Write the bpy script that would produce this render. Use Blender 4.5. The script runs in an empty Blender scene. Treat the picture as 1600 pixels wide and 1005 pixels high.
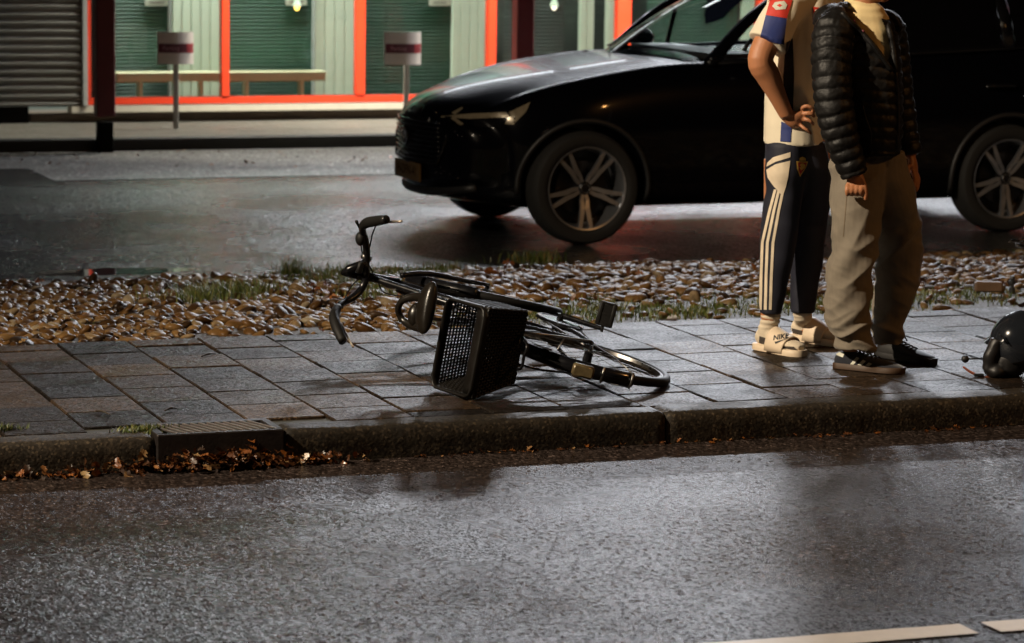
import bpy, math, random
import numpy as np
from mathutils import Vector, Matrix, noise as mnoise
random.seed(7); rng = np.random.default_rng(7)
R = math.radians
scene = bpy.context.scene
col = scene.collection

# ------------------------------------------------------------------ camera
FPX, PITCH, YAW, ROLL, CH = 4744.91, R(8.144), R(19.99), R(0.8366), 1.9236
_fw = np.array([math.sin(YAW)*math.cos(PITCH), math.cos(YAW)*math.cos(PITCH), -math.sin(PITCH)])
_r0 = np.array([math.cos(YAW), -math.sin(YAW), 0.0]); _u0 = np.cross(_r0, _fw)
_r = math.cos(ROLL)*_r0 + math.sin(ROLL)*_u0; _u = -math.sin(ROLL)*_r0 + math.cos(ROLL)*_u0
CO = np.array([0.0, 0.0, CH])
cd = bpy.data.cameras.new('camera'); cam = bpy.data.objects.new('camera', cd); col.objects.link(cam)
cam.matrix_world = Matrix(((_r[0], _u[0], -_fw[0], CO[0]), (_r[1], _u[1], -_fw[1], CO[1]), (_r[2], _u[2], -_fw[2], CO[2]), (0, 0, 0, 1)))
cd.lens = FPX*36/1600; cd.sensor_width = 36; cd.clip_end = 500; cd.clip_start = 0.1
cd.dof.use_dof = True; cd.dof.focus_distance = 11.4; cd.dof.aperture_fstop = 5.0
scene.camera = cam

# ------------------------------------------------------------------ world: night sky, dusk-level Nishita
w = bpy.data.worlds.new('World'); scene.world = w; w.use_nodes = True
nt = w.node_tree; bg = nt.nodes['Background']
sky = nt.nodes.new('ShaderNodeTexSky'); sky.sky_type = 'NISHITA'; sky.sun_disc = False
sky.sun_elevation = R(-4); sky.sun_rotation = R(200)
nt.links.new(sky.outputs[0], bg.inputs[0]); bg.inputs[1].default_value = 0.015

scene.view_settings.view_transform = 'Standard'; scene.view_settings.look = 'None'
scene.view_settings.exposure = 0.0; scene.view_settings.gamma = 1.0
scene.cycles.use_denoising = True
scene.cycles.use_adaptive_sampling = False
scene.cycles.sample_clamp_direct = 5.0
scene.cycles.denoiser = 'OPENIMAGEDENOISE'; scene.cycles.denoising_input_passes = 'RGB_ALBEDO_NORMAL'
scene.cycles.sample_clamp_indirect = 1.5
scene.cycles.max_bounces = 8

# ------------------------------------------------------------------ lights (each sits in its own lamp, built further down)
COOL = (0.90, 0.93, 1.0); TUBE = (1.0, 0.95, 0.78); WARM = (1.0, 0.83, 0.62)
LK_STRIP, LK_FAC, LK_WARM, LK_BACK, LK_OR = 1.35, 310, 11000, 900, 560; LK_IN = 230
def area(name, loc, rot, sx, sy, power, color, parent=None, spread=180):
    l = bpy.data.lights.new(name, 'AREA'); l.shape = 'RECTANGLE'; l.size = sx; l.size_y = sy
    l.energy = power; l.color = color; l.spread = R(spread)
    o = bpy.data.objects.new(name, l); col.objects.link(o)
    o.location = loc; o.rotation_euler = rot
    if parent: o.parent = parent; o.location = Vector(loc) - parent.location
    return o
def _spot(name, loc, target, power, color, size=R(120), rad=0.12, parent=None, blend=0.6):
    l = bpy.data.lights.new(name, 'SPOT'); l.energy = power; l.color = color; l.spot_size = size; l.spot_blend = blend; l.shadow_soft_size = rad
    o = bpy.data.objects.new(name, l); col.objects.link(o); o.location = loc
    d = Vector(target) - Vector(loc); o.rotation_euler = d.to_track_quat('-Z', 'Y').to_euler()
    if parent: o.parent = parent; o.location = Vector(loc) - parent.location
    return o

spot = _spot

# ------------------------------------------------------------------ photo geometry helpers
def raydir(px, py): return _fw*FPX + _r*(px-800) + _u*(502.5-py)
def gp(px, py, z=0.0):
    d = raydir(px, py); t = (z-CO[2])/d[2]; return CO + t*d
def at(px, py, Y):
    d = raydir(px, py); return CO + d*(Y/d[1])
def atd(px, py, dist):            # distance along the optical axis
    return CO + raydir(px, py)/FPX*dist
def atp(px, py, O, n):            # plane through O with normal n
    d = raydir(px, py); O = np.array(O, float); n = np.array(n, float)
    return CO + d*(((O-CO)@n)/(d@n))

# ------------------------------------------------------------------ mesh helpers
def nrm(v): v = np.asarray(v, float); l = np.linalg.norm(v); return v/l if l > 1e-12 else v
class MB:
    def __init__(s): s.V = []; s.F = []; s.n = 0; s.M = []; s.T = []
    def add(s, V, F, mi=0, tint=None):
        V = [tuple(map(float, v)) for v in V]
        s.V += V; s.F += [tuple(i+s.n for i in f) for f in F]; s.M += [mi]*len(F)
        s.T += [0.5 if tint is None else tint]*len(V); s.n += len(V); return s
    def box(s, c, size, ax=None, mi=0, tint=None):
        c = np.array(c, float); h = np.array(size, float)/2
        A = np.eye(3) if ax is None else np.array(ax, float)
        V = [c + A[0]*h[0]*i + A[1]*h[1]*j + A[2]*h[2]*k for i in (-1, 1) for j in (-1, 1) for k in (-1, 1)]
        s.add(V, [(0, 1, 3, 2), (4, 6, 7, 5), (0, 4, 5, 1), (2, 3, 7, 6), (0, 2, 6, 4), (1, 5, 7, 3)], mi, tint); return s
    def bbox(s, c, size, b=0.004, ax=None, mi=0, tint=None):   # box with chamfered edges
        c = np.array(c, float); h = np.array(size, float)/2; b = min(b, h.min()*0.9)
        A = np.eye(3) if ax is None else np.array(ax, float)
        V = []; idx = {}
        for i in (-1, 1):
            for j in (-1, 1):
                for k in (-1, 1):
                    for q in range(3):
                        o = [i*(h[0]-(0 if q == 0 else b)), j*(h[1]-(0 if q == 1 else b)), k*(h[2]-(0 if q == 2 else b))]
                        idx[(i, j, k, q)] = len(V); V.append(c + A[0]*o[0]+A[1]*o[1]+A[2]*o[2])
        F = []
        I = lambda i, j, k, q: idx[(i, j, k, q)]
        for sg in (-1, 1):
            F.append([I(sg, -1, -1, 0), I(sg, 1, -1, 0), I(sg, 1, 1, 0), I(sg, -1, 1, 0)])
            F.append([I(-1, sg, -1, 1), I(1, sg, -1, 1), I(1, sg, 1, 1), I(-1, sg, 1, 1)])
            F.append([I(-1, -1, sg, 2), I(1, -1, sg, 2), I(1, 1, sg, 2), I(-1, 1, sg, 2)])
        for i in (-1, 1):
            for j in (-1, 1):
                F.append([I(i, j, -1, 0), I(i, j, 1, 0), I(i, j, 1, 1), I(i, j, -1, 1)])
                F.append([I(i, -1, j, 0), I(i, 1, j, 0), I(i, 1, j, 2), I(i, -1, j, 2)])
                F.append([I(-1, i, j, 1), I(1, i, j, 1), I(1, i, j, 2), I(-1, i, j, 2)])
                for k in (-1, 1): F.append([I(i, j, k, 0), I(i, j, k, 1), I(i, j, k, 2)])
        s.add(V, F, mi, tint); return s
    def loft(s, rings, cap=True, mi=0, closed=False, tint=None):
        n = len(rings[0]); V = [p for r in rings for p in r]; F = []
        m = len(rings)
        for a in range(m if closed else m-1):
            b = (a+1) % m
            for i in range(n):
                j = (i+1) % n; F.append((a*n+i, a*n+j, b*n+j, b*n+i))
        if cap and not closed:
            F.append(tuple(range(n-1, -1, -1))); F.append(tuple((m-1)*n+i for i in range(n)))
        s.add(V, F, mi, tint); return s
    def tube(s, P, rad, seg=10, cap=True, mi=0, smooth_n=0, ell=1.0, up=None, closed=False, tint=None):
        P = [np.array(p, float) for p in P]
        rad = list(rad) if hasattr(rad, '__len__') else [rad]*len(P)
        if smooth_n: P, rad = cr(P, rad, smooth_n)
        rings = []; t0 = None; n = len(P); x = None
        for i in range(n):
            t = nrm(P[(i+1) % n]-P[i-1]) if closed else nrm(P[min(i+1, n-1)]-P[max(i-1, 0)])
            if x is None:
                x = np.array(up, float) if up is not None else (np.array([0, 0, 1.]) if abs(t[2]) < .9 else np.array([1., 0, 0]))
            x = nrm(x - t*(x@t)); y = np.cross(t, x)
            rings.append([P[i] + rad[i]*(math.cos(a)*x + ell*math.sin(a)*y) for a in np.linspace(0, 2*math.pi, seg, endpoint=False)])
        return s.loft(rings, cap, mi, closed, tint)
    def disc(s, c, n, r, h, seg=24, mi=0):
        c = np.array(c, float); n = nrm(n); return s.tube([c-n*h/2, c+n*h/2], r, seg, mi=mi)
    def lathe(s, c, axis, prof, seg=32, mi=0, close=False):   # prof: (r, h)
        c = np.array(c, float); a = nrm(axis); x = np.array([0, 0, 1.]) if abs(a[2]) < .9 else np.array([1., 0, 0])
        x = nrm(x-a*(x@a)); y = np.cross(a, x)
        rings = [[c + a*h + r*(math.cos(t)*x+math.sin(t)*y) for t in np.linspace(0, 2*math.pi, seg, endpoint=False)] for r, h in prof]
        return s.loft(rings, not close, mi, close)
    def ell(s, c, rx, ry, rz, ax=None, u=16, v=10, mi=0, tint=None):
        c = np.array(c, float); A = np.eye(3) if ax is None else np.array(ax, float); rings = []
        for i in range(1, v):
            ph = math.pi*i/v
            rings.append([c + A[0]*rx*math.sin(ph)*math.cos(t)+A[1]*ry*math.sin(ph)*math.sin(t)+A[2]*rz*math.cos(ph) for t in np.linspace(0, 2*math.pi, u, endpoint=False)])
        b = s.n; s.loft(rings, False, mi, tint=tint)
        s.add([c+A[2]*rz, c-A[2]*rz], [], mi, tint); t_, b_ = s.n-2, s.n-1
        for i in range(u):
            j = (i+1) % u
            s.F.append((t_, b+j, b+i)); s.F.append((b_, b+(v-2)*u+i, b+(v-2)*u+j)); s.M += [mi, mi]
        return s
    def sheet(s, grid, mi=0, thick=0, n=None, tint=None):     # grid[i][j] points
        a = len(grid); b = len(grid[0]); V = [p for r in grid for p in r]
        F = [(i*b+j, i*b+j+1, (i+1)*b+j+1, (i+1)*b+j) for i in range(a-1) for j in range(b-1)]
        return s.add(V, F, mi, tint)
    def prism(s, pts, d, mi=0, tint=None):                    # extrude closed 3D polygon by vector d
        n = len(pts); d = np.array(d, float); V = [np.array(p, float) for p in pts]; V += [p+d for p in V]
        F = [tuple(range(n-1, -1, -1)), tuple(range(n, 2*n))] + [(i, (i+1) % n, n+(i+1) % n, n+i) for i in range(n)]
        return s.add(V, F, mi, tint)
    def mesh(s, name, mats, smooth=False, off=(0, 0, 0), rec=True):
        me = bpy.data.meshes.new(name)
        V = np.array(s.V, float) - np.array(off, float)
        me.from_pydata(V.tolist(), [], s.F)
        for m in (mats if isinstance(mats, (list, tuple)) else [mats]): me.materials.append(m)
        if any(s.M): me.polygons.foreach_set('material_index', s.M)
        if smooth is not False:
            me.polygons.foreach_set('use_smooth', [True]*len(s.F))
        if len(set(s.T)) > 1:
            at_ = me.attributes.new('tint', 'FLOAT', 'POINT'); at_.data.foreach_set('value', s.T)
        if rec:
            import bmesh
            bm = bmesh.new(); bm.from_mesh(me); bmesh.ops.recalc_face_normals(bm, faces=bm.faces); bm.to_mesh(me); bm.free()
        if smooth is not False and smooth is not True:
            me.set_sharp_from_angle(angle=R(smooth))
        me.update(); return me
    def build(s, name, mats, parent=None, smooth=False, local=False, rec=True, **kw):
        off = (0, 0, 0) if (parent is None or local) else tuple(parent_loc(parent))
        if parent is None and not local and s.V and kw.get('label'):
            V = np.array(s.V); off = tuple(((V.min(0)+V.max(0))/2)[:2]) + (float(V[:, 2].min()),)
        o = bpy.data.objects.new(name, s.mesh(name, mats, smooth, off, rec)); col.objects.link(o)
        if parent is not None: o.parent = parent
        elif off != (0, 0, 0): o.location = off
        tag(o, **kw); return o
def parent_loc(p):
    l = Vector((0, 0, 0))
    while p is not None: l = l + p.location; p = p.parent
    return l
def tag(o, label=None, cat=None, group=None, kind=None):
    if label: o['label'] = label
    if cat: o['category'] = cat
    if group: o['group'] = group
    if kind: o['kind'] = kind
    return o
def thing(name, label, cat, loc, rz=0, group=None):
    o = bpy.data.objects.new(name, None); col.objects.link(o); o.location = Vector(loc); o.rotation_euler = (0, 0, rz)
    o.empty_display_size = 0.1
    return tag(o, label, cat, group)
def cr(P, rad, n):                                            # Catmull-Rom resample
    Q = []; Rr = []; m = len(P)
    for i in range(m-1):
        p0, p1, p2, p3 = P[max(i-1, 0)], P[i], P[i+1], P[min(i+2, m-1)]
        r0, r1, r2, r3 = rad[max(i-1, 0)], rad[i], rad[i+1], rad[min(i+2, m-1)]
        for k in range(n):
            t = k/n; f = lambda a, b, c, d: .5*(2*b+(c-a)*t+(2*a-5*b+4*c-d)*t*t+(3*b-a-3*c+d)*t**3)
            Q.append(f(p0, p1, p2, p3)); Rr.append(float(f(r0, r1, r2, r3)))
    Q.append(P[-1]); Rr.append(rad[-1]); return Q, Rr
def ev(o):                                                    # apply modifiers of a mesh object in place
    dg = bpy.context.evaluated_depsgraph_get(); me = bpy.data.meshes.new_from_object(o.evaluated_get(dg), preserve_all_data_layers=True, depsgraph=dg)
    o.modifiers.clear(); o.data = me; return o
def text_mesh(mb, s, size, O, X, Y, depth=0.0015, mi=0, align='CENTER', shear=0, bold=0.0):
    c = bpy.data.curves.new('t', 'FONT'); c.body = s; c.size = size; c.extrude = 0; c.align_x = align; c.align_y = 'CENTER'; c.shear = shear; c.offset = bold
    c.resolution_u = 3
    o = bpy.data.objects.new('t', c); col.objects.link(o); dg = bpy.context.evaluated_depsgraph_get(); dg.update()
    me = bpy.data.meshes.new_from_object(o.evaluated_get(dg)); O = np.array(O, float); X = nrm(X); Y = nrm(Y); N = np.cross(X, Y)
    V = [O+X*v.co.x+Y*v.co.y+N*depth for v in me.vertices]; F = [tuple(p.vertices) for p in me.polygons]
    mb.add(V, F, mi); bpy.data.objects.remove(o); bpy.data.curves.remove(c); bpy.data.meshes.remove(me); return mb

# ------------------------------------------------------------------ materials
def newmat(name):
    m = bpy.data.materials.new(name); m.use_nodes = True; nt = m.node_tree; b = nt.nodes['Principled BSDF']
    return m, nt, b
def N(nt, t, **kw):
    n = nt.nodes.new(t)
    for k, v in kw.items():
        if k in n.inputs: n.inputs[k].default_value = v
        else: setattr(n, k, v)
    return n
def L(nt, a, b): nt.links.new(a, b)
def pm(name, c, rough=0.5, metal=0.0, var=0.25, scale=20, bump=0.0, bscale=80, rvar=0.12, spec=0.5, coat=0.0, sheen=0.0, sss=0, emis=None, bdist=0.002):
    m, nt, b = newmat(name)
    tc = N(nt, 'ShaderNodeTexCoord'); n1 = N(nt, 'ShaderNodeTexNoise'); n1.inputs['Scale'].default_value = scale; n1.inputs['Detail'].default_value = 6
    L(nt, tc.outputs['Object'], n1.inputs['Vector'])
    mx = N(nt, 'ShaderNodeMix', data_type='RGBA'); mx.inputs[6].default_value = (*[x*(1-var) for x in c], 1); mx.inputs[7].default_value = (*[min(1, x*(1+var)) for x in c], 1)
    L(nt, n1.outputs[0], mx.inputs[0]); L(nt, mx.outputs[2], b.inputs['Base Color'])
    mr = N(nt, 'ShaderNodeMapRange'); mr.inputs[3].default_value = max(0.02, rough-rvar); mr.inputs[4].default_value = min(1, rough+rvar)
    L(nt, n1.outputs[0], mr.inputs[0]); L(nt, mr.outputs[0], b.inputs['Roughness'])
    b.inputs['Metallic'].default_value = metal; b.inputs['Specular IOR Level'].default_value = spec
    if coat: b.inputs['Coat Weight'].default_value = coat; b.inputs['Coat Roughness'].default_value = 0.03
    if sheen: b.inputs['Sheen Weight'].default_value = sheen
    if sss: b.inputs['Subsurface Weight'].default_value = sss; b.inputs['Subsurface Radius'].default_value = (.01, .004, .002)
    if emis: b.inputs['Emission Color'].default_value = (*emis[0], 1); b.inputs['Emission Strength'].default_value = emis[1]
    if bump:
        n2 = N(nt, 'ShaderNodeTexNoise'); n2.inputs['Scale'].default_value = bscale; n2.inputs['Detail'].default_value = 4
        L(nt, tc.outputs['Object'], n2.inputs['Vector']); bp = N(nt, 'ShaderNodeBump'); bp.inputs['Strength'].default_value = bump; bp.inputs['Distance'].default_value = bdist
        L(nt, n2.outputs[0], bp.inputs['Height']); L(nt, bp.outputs[0], b.inputs['Normal'])
    return m
def ramp(nt, stops):
    r = N(nt, 'ShaderNodeValToRGB'); e = r.color_ramp.elements
    e[0].position, e[0].color = stops[0][0], (*stops[0][1], 1); e[1].position, e[1].color = stops[-1][0], (*stops[-1][1], 1)
    for p, c in stops[1:-1]: x = e.new(p); x.color = (*c, 1)
    return r

def asphalt(name, dark, light, rough, grain=150, bstr=0.9, wet=0.5, puddle=None, facet=.58, track=None):
    m, nt, b = newmat(name); tc0 = N(nt, 'ShaderNodeTexCoord').outputs['Object']; mpg = N(nt, 'ShaderNodeMapping'); mpg.inputs['Scale'].default_value = (1, .62, 1); L(nt, tc0, mpg.inputs['Vector']); tc = mpg.outputs[0]
    v1 = N(nt, 'ShaderNodeTexVoronoi'); v1.inputs['Scale'].default_value = grain; L(nt, tc, v1.inputs['Vector'])
    v2 = N(nt, 'ShaderNodeTexNoise'); v2.inputs['Scale'].default_value = grain*.45; v2.inputs['Detail'].default_value = 8; v2.inputs['Roughness'].default_value = .75; L(nt, tc, v2.inputs['Vector'])
    big = N(nt, 'ShaderNodeTexNoise'); big.inputs['Scale'].default_value = .9; big.inputs['Detail'].default_value = 6; L(nt, tc0, big.inputs['Vector'])
    sep = N(nt, 'ShaderNodeSeparateColor'); L(nt, v1.outputs['Color'], sep.inputs[0])
    cr_ = ramp(nt, [(0, dark), (.6, [(a+c)/2 for a, c in zip(dark, light)]), (.92, light), (1, [min(1, x*2.2) for x in light])]); L(nt, sep.outputs[0], cr_.inputs[0])
    mx = N(nt, 'ShaderNodeMix', data_type='RGBA', blend_type='MULTIPLY'); mx.inputs[0].default_value = .8; L(nt, cr_.outputs[0], mx.inputs[6])
    r2 = ramp(nt, [(.3, (.5, .5, .5)), (.7, (1.3, 1.3, 1.3))]); L(nt, big.outputs[0], r2.inputs[0]); L(nt, r2.outputs[0], mx.inputs[7]); L(nt, mx.outputs[2], b.inputs['Base Color'])
    # height: rounded stones + noise
    h = N(nt, 'ShaderNodeMath', operation='MULTIPLY_ADD'); L(nt, v1.outputs['Distance'], h.inputs[0]); h.inputs[1].default_value = -0.7; L(nt, v2.outputs[0], h.inputs[2])
    bp = N(nt, 'ShaderNodeBump'); bp.inputs['Distance'].default_value = 0.003; L(nt, h.outputs[0], bp.inputs['Height'])
    mr = N(nt, 'ShaderNodeMapRange'); mr.inputs[1].default_value = .35; mr.inputs[2].default_value = .68; mr.inputs[3].default_value = rough+.12; mr.inputs[4].default_value = rough-.08; L(nt, big.outputs[0], mr.inputs[0])
    bs = N(nt, 'ShaderNodeMapRange'); bs.inputs[1].default_value = .3; bs.inputs[2].default_value = .7; bs.inputs[3].default_value = bstr; bs.inputs[4].default_value = bstr*.75; L(nt, big.outputs[0], bs.inputs[0])
    rough_o, bs_o = mr.outputs[0], bs.outputs[0]
    if puddle is not None:
        (cx, cy, sx, sy) = puddle
        mp = N(nt, 'ShaderNodeMapping'); mp.vector_type = 'POINT'; mp.inputs['Location'].default_value = (-cx/sx, -cy/sy, 0); mp.inputs['Scale'].default_value = (1/sx, 1/sy, 0); L(nt, tc0, mp.inputs['Vector'])
        ln = N(nt, 'ShaderNodeVectorMath', operation='LENGTH'); L(nt, mp.outputs[0], ln.inputs[0])
        pn = N(nt, 'ShaderNodeTexNoise'); pn.inputs['Scale'].default_value = 6; pn.inputs['Detail'].default_value = 5; L(nt, tc, pn.inputs['Vector'])
        ad = N(nt, 'ShaderNodeMath', operation='MULTIPLY_ADD'); L(nt, pn.outputs[0], ad.inputs[0]); ad.inputs[1].default_value = 1.2; L(nt, ln.outputs['Value'], ad.inputs[2])
        ms = N(nt, 'ShaderNodeMapRange'); ms.inputs[1].default_value = 1.45; ms.inputs[2].default_value = 1.62; ms.inputs[3].default_value = 0; ms.inputs[4].default_value = 1; L(nt, ad.outputs[0], ms.inputs[0])
        a1 = N(nt, 'ShaderNodeMix'); a1.inputs[2].default_value = .02; L(nt, ms.outputs[0], a1.inputs[0]); L(nt, rough_o, a1.inputs[3]); rough_o = a1.outputs[0]
        a2 = N(nt, 'ShaderNodeMath', operation='MULTIPLY'); L(nt, ms.outputs[0], a2.inputs[0]); L(nt, bs_o, a2.inputs[1]); bs_o = a2.outputs[0]
    if track is not None:            # wheel path polished by traffic, running along the road
        sp3 = N(nt, 'ShaderNodeSeparateXYZ'); L(nt, tc0, sp3.inputs[0]); d1 = N(nt, 'ShaderNodeMath', operation='SUBTRACT'); L(nt, sp3.outputs[1], d1.inputs[0]); d1.inputs[1].default_value = track[0]
        d2 = N(nt, 'ShaderNodeMath', operation='ABSOLUTE'); L(nt, d1.outputs[0], d2.inputs[0])
        d3 = N(nt, 'ShaderNodeMath', operation='MULTIPLY_ADD'); L(nt, big.outputs[0], d3.inputs[0]); d3.inputs[1].default_value = .35; L(nt, d2.outputs[0], d3.inputs[2])
        tm_ = N(nt, 'ShaderNodeMapRange'); tm_.interpolation_type = 'SMOOTHSTEP'; tm_.inputs[1].default_value = .17; tm_.inputs[2].default_value = .17+track[1]; tm_.inputs[3].default_value = track[2]; tm_.inputs[4].default_value = 1; L(nt, d3.outputs[0], tm_.inputs[0])
        t1 = N(nt, 'ShaderNodeMath', operation='MULTIPLY'); L(nt, tm_.outputs[0], t1.inputs[0]); L(nt, bs_o, t1.inputs[1]); bs_o = t1.outputs[0]
        t2 = N(nt, 'ShaderNodeMapRange'); t2.inputs[1].default_value = track[2]; t2.inputs[2].default_value = 1; t2.inputs[3].default_value = -.04; t2.inputs[4].default_value = 0; L(nt, tm_.outputs[0], t2.inputs[0])
        t3 = N(nt, 'ShaderNodeMath', operation='ADD'); L(nt, t2.outputs[0], t3.inputs[0]); L(nt, rough_o, t3.inputs[1]); rough_o = t3.outputs[0]
    L(nt, rough_o, b.inputs['Roughness']); L(nt, bs_o, bp.inputs['Strength'])
    # every grain of aggregate is a small facet with a tilt of its own
    v3 = N(nt, 'ShaderNodeTexVoronoi'); v3.inputs['Scale'].default_value = grain*.8; L(nt, tc, v3.inputs['Vector'])
    v4 = N(nt, 'ShaderNodeTexVoronoi'); v4.inputs['Scale'].default_value = grain*1.9; L(nt, tc, v4.inputs['Vector'])
    sm = N(nt, 'ShaderNodeVectorMath', operation='ADD'); L(nt, v3.outputs['Color'], sm.inputs[0]); L(nt, v4.outputs['Color'], sm.inputs[1])
    sb = N(nt, 'ShaderNodeVectorMath', operation='SUBTRACT'); L(nt, sm.outputs[0], sb.inputs[0]); sb.inputs[1].default_value = (1, 1, 1)
    sc_ = N(nt, 'ShaderNodeVectorMath', operation='SCALE'); L(nt, sb.outputs[0], sc_.inputs[0])
    fs = N(nt, 'ShaderNodeMath', operation='MULTIPLY'); fs.inputs[1].default_value = facet; L(nt, bs_o, fs.inputs[0]); L(nt, fs.outputs[0], sc_.inputs['Scale'])
    an = N(nt, 'ShaderNodeVectorMath', operation='ADD'); L(nt, bp.outputs[0], an.inputs[0]); L(nt, sc_.outputs[0], an.inputs[1])
    nn = N(nt, 'ShaderNodeVectorMath', operation='NORMALIZE'); L(nt, an.outputs[0], nn.inputs[0]); L(nt, nn.outputs[0], b.inputs['Normal'])
    b.inputs['Specular IOR Level'].default_value = wet
    return m

def stone_mat(name, stops, rough=(.2, .5), scale=60, bstr=.35, wet=.5, facet=0.0):
    m, nt, b = newmat(name); tc = N(nt, 'ShaderNodeTexCoord').outputs['Object']
    a = N(nt, 'ShaderNodeAttribute', attribute_name='tint'); cr_ = ramp(nt, stops); L(nt, a.outputs['Fac'], cr_.inputs[0])
    n = N(nt, 'ShaderNodeTexNoise'); n.inputs['Scale'].default_value = scale; n.inputs['Detail'].default_value = 8; n.inputs['Roughness'].default_value = .7; L(nt, tc, n.inputs['Vector'])
    r2 = ramp(nt, [(.3, (.55, .55, .55)), (.7, (1.35, 1.3, 1.25))]); L(nt, n.outputs[0], r2.inputs[0])
    mx = N(nt, 'ShaderNodeMix', data_type='RGBA', blend_type='MULTIPLY'); mx.inputs[0].default_value = 1; L(nt, cr_.outputs[0], mx.inputs[6]); L(nt, r2.outputs[0], mx.inputs[7]); L(nt, mx.outputs[2], b.inputs['Base Color'])
    big = N(nt, 'ShaderNodeTexNoise'); big.inputs['Scale'].default_value = 3.7; big.inputs['Detail'].default_value = 5; L(nt, tc, big.inputs['Vector'])
    mr = N(nt, 'ShaderNodeMapRange'); mr.inputs[1].default_value = .38; mr.inputs[2].default_value = .62; mr.inputs[3].default_value = rough[1]; mr.inputs[4].default_value = rough[0]; L(nt, big.outputs[0], mr.inputs[0]); L(nt, mr.outputs[0], b.inputs['Roughness'])
    n3 = N(nt, 'ShaderNodeTexNoise'); n3.inputs['Scale'].default_value = scale*4; n3.inputs['Detail'].default_value = 5; L(nt, tc, n3.inputs['Vector'])
    bp = N(nt, 'ShaderNodeBump'); bp.inputs['Distance'].default_value = .002; bp.inputs['Strength'].default_value = bstr; L(nt, n3.outputs[0], bp.inputs['Height']); L(nt, bp.outputs[0], b.inputs['Normal'])
    if facet:
        v3 = N(nt, 'ShaderNodeTexVoronoi'); v3.inputs['Scale'].default_value = 120; L(nt, tc, v3.inputs['Vector'])
        sb = N(nt, 'ShaderNodeVectorMath', operation='SUBTRACT'); L(nt, v3.outputs['Color'], sb.inputs[0]); sb.inputs[1].default_value = (.5, .5, .5)
        sc_ = N(nt, 'ShaderNodeVectorMath', operation='SCALE'); L(nt, sb.outputs[0], sc_.inputs[0]); sc_.inputs['Scale'].default_value = facet
        an = N(nt, 'ShaderNodeVectorMath', operation='ADD'); L(nt, bp.outputs[0], an.inputs[0]); L(nt, sc_.outputs[0], an.inputs[1])
        nn = N(nt, 'ShaderNodeVectorMath', operation='NORMALIZE'); L(nt, an.outputs[0], nn.inputs[0]); L(nt, nn.outputs[0], b.inputs['Normal'])
        mx.inputs[0].default_value = 1; v5 = ramp(nt, [(0, (.55, .55, .55)), (.8, (1.05, 1.05, 1.05)), (1, (2.6, 2.5, 2.3))]); sp_ = N(nt, 'ShaderNodeSeparateColor'); L(nt, v3.outputs['Color'], sp_.inputs[0]); L(nt, sp_.outputs[2], v5.inputs[0])
        m3 = N(nt, 'ShaderNodeMix', data_type='RGBA', blend_type='MULTIPLY'); m3.inputs[0].default_value = 1; L(nt, mx.outputs[2], m3.inputs[6]); L(nt, v5.outputs[0], m3.inputs[7]); L(nt, m3.outputs[2], b.inputs['Base Color'])
    b.inputs['Specular IOR Level'].default_value = wet
    return m

# ------------------------------------------------------------------ ground
ZR = -0.12; ZP = -0.30; YPK = gp(400, 233, ZP)[1]; YBE = gp(450, 428, -.27)[1]; YST = gp(200, 281, ZP)[1]
def plane(name, x0, x1, y0, y1, z, mat, nx=1, ny=1):
    mb = MB(); g = [[(x, y, z) for y in np.linspace(y0, y1, ny+1)] for x in np.linspace(x0, x1, nx+1)]
    mb.sheet(g); o = mb.build(name, mat); o['kind'] = 'structure'; return o
M_road = asphalt('wet_asphalt_near', (.008, .006, .0055), (.055, .041, .036), .22, grain=108, bstr=1.0, wet=.50, facet=.45, track=(gp(875, 790, ZR)[1], .40, .62))
M_park = asphalt('wet_asphalt_far', (.008, .008, .009), (.035, .035, .035), .25, grain=85, bstr=.9, wet=.8, puddle=(gp(165, 425, ZP)[0], gp(165, 425, ZP)[1], .50, .17), facet=.50)
M_old_lit = asphalt('old_asphalt_lit', (.05, .048, .042), (.17, .165, .15), .6, grain=60, bstr=.7, wet=.3)  # older asphalt, with the warm canopy light also put into its paler colour
plane('ground', -150, 200, -80, 250, -0.45, pm('dark_soil', (.04, .035, .025), .9))
plane('road', -40, 60, -8, 10.262, ZR, M_road)
plane('parking_road', -40, 60, YBE+.06, YPK, ZP, M_park)
mb = MB()
for (x0, x1, y0) in ((-40, gp(40, 262, ZP)[0], YST+1.0), (gp(40, 262, ZP)[0], 60, YST)): mb.sheet([[(x, y, ZP+.004) for y in (y0, YPK-.03)] for x in (x0, x1)])
o = mb.build('road_edge_strip', M_old_lit); o['kind'] = 'structure'

# white line in the near lane
M_paint = pm('road_paint', (.72, .66, .6), .5, var=.12, scale=30, bump=.5, bscale=200)
mb = MB(); a = gp(1128, 1004, ZR); b = gp(1500, 978, ZR); c = gp(1531, 993, ZR); d = gp(1537, 976, ZR); yl = (a[1]+b[1])/2; wd = abs(c[1]-b[1])
def strip(x0, x1):
    xs = np.linspace(x0, x1, 30); j = lambda: random.uniform(-.003, .003)
    mb.sheet([[(x+j(), yl-wd+j(), ZR+.004), (x+j(), yl+j(), ZR+.004)] for x in xs])
strip(c[0]-3.0, b[0]); strip(d[0], d[0]+3); strip(c[0]-3.0-9, c[0]-3.0-6)
o = mb.build('road_marking', M_paint); o['kind'] = 'structure'

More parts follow.
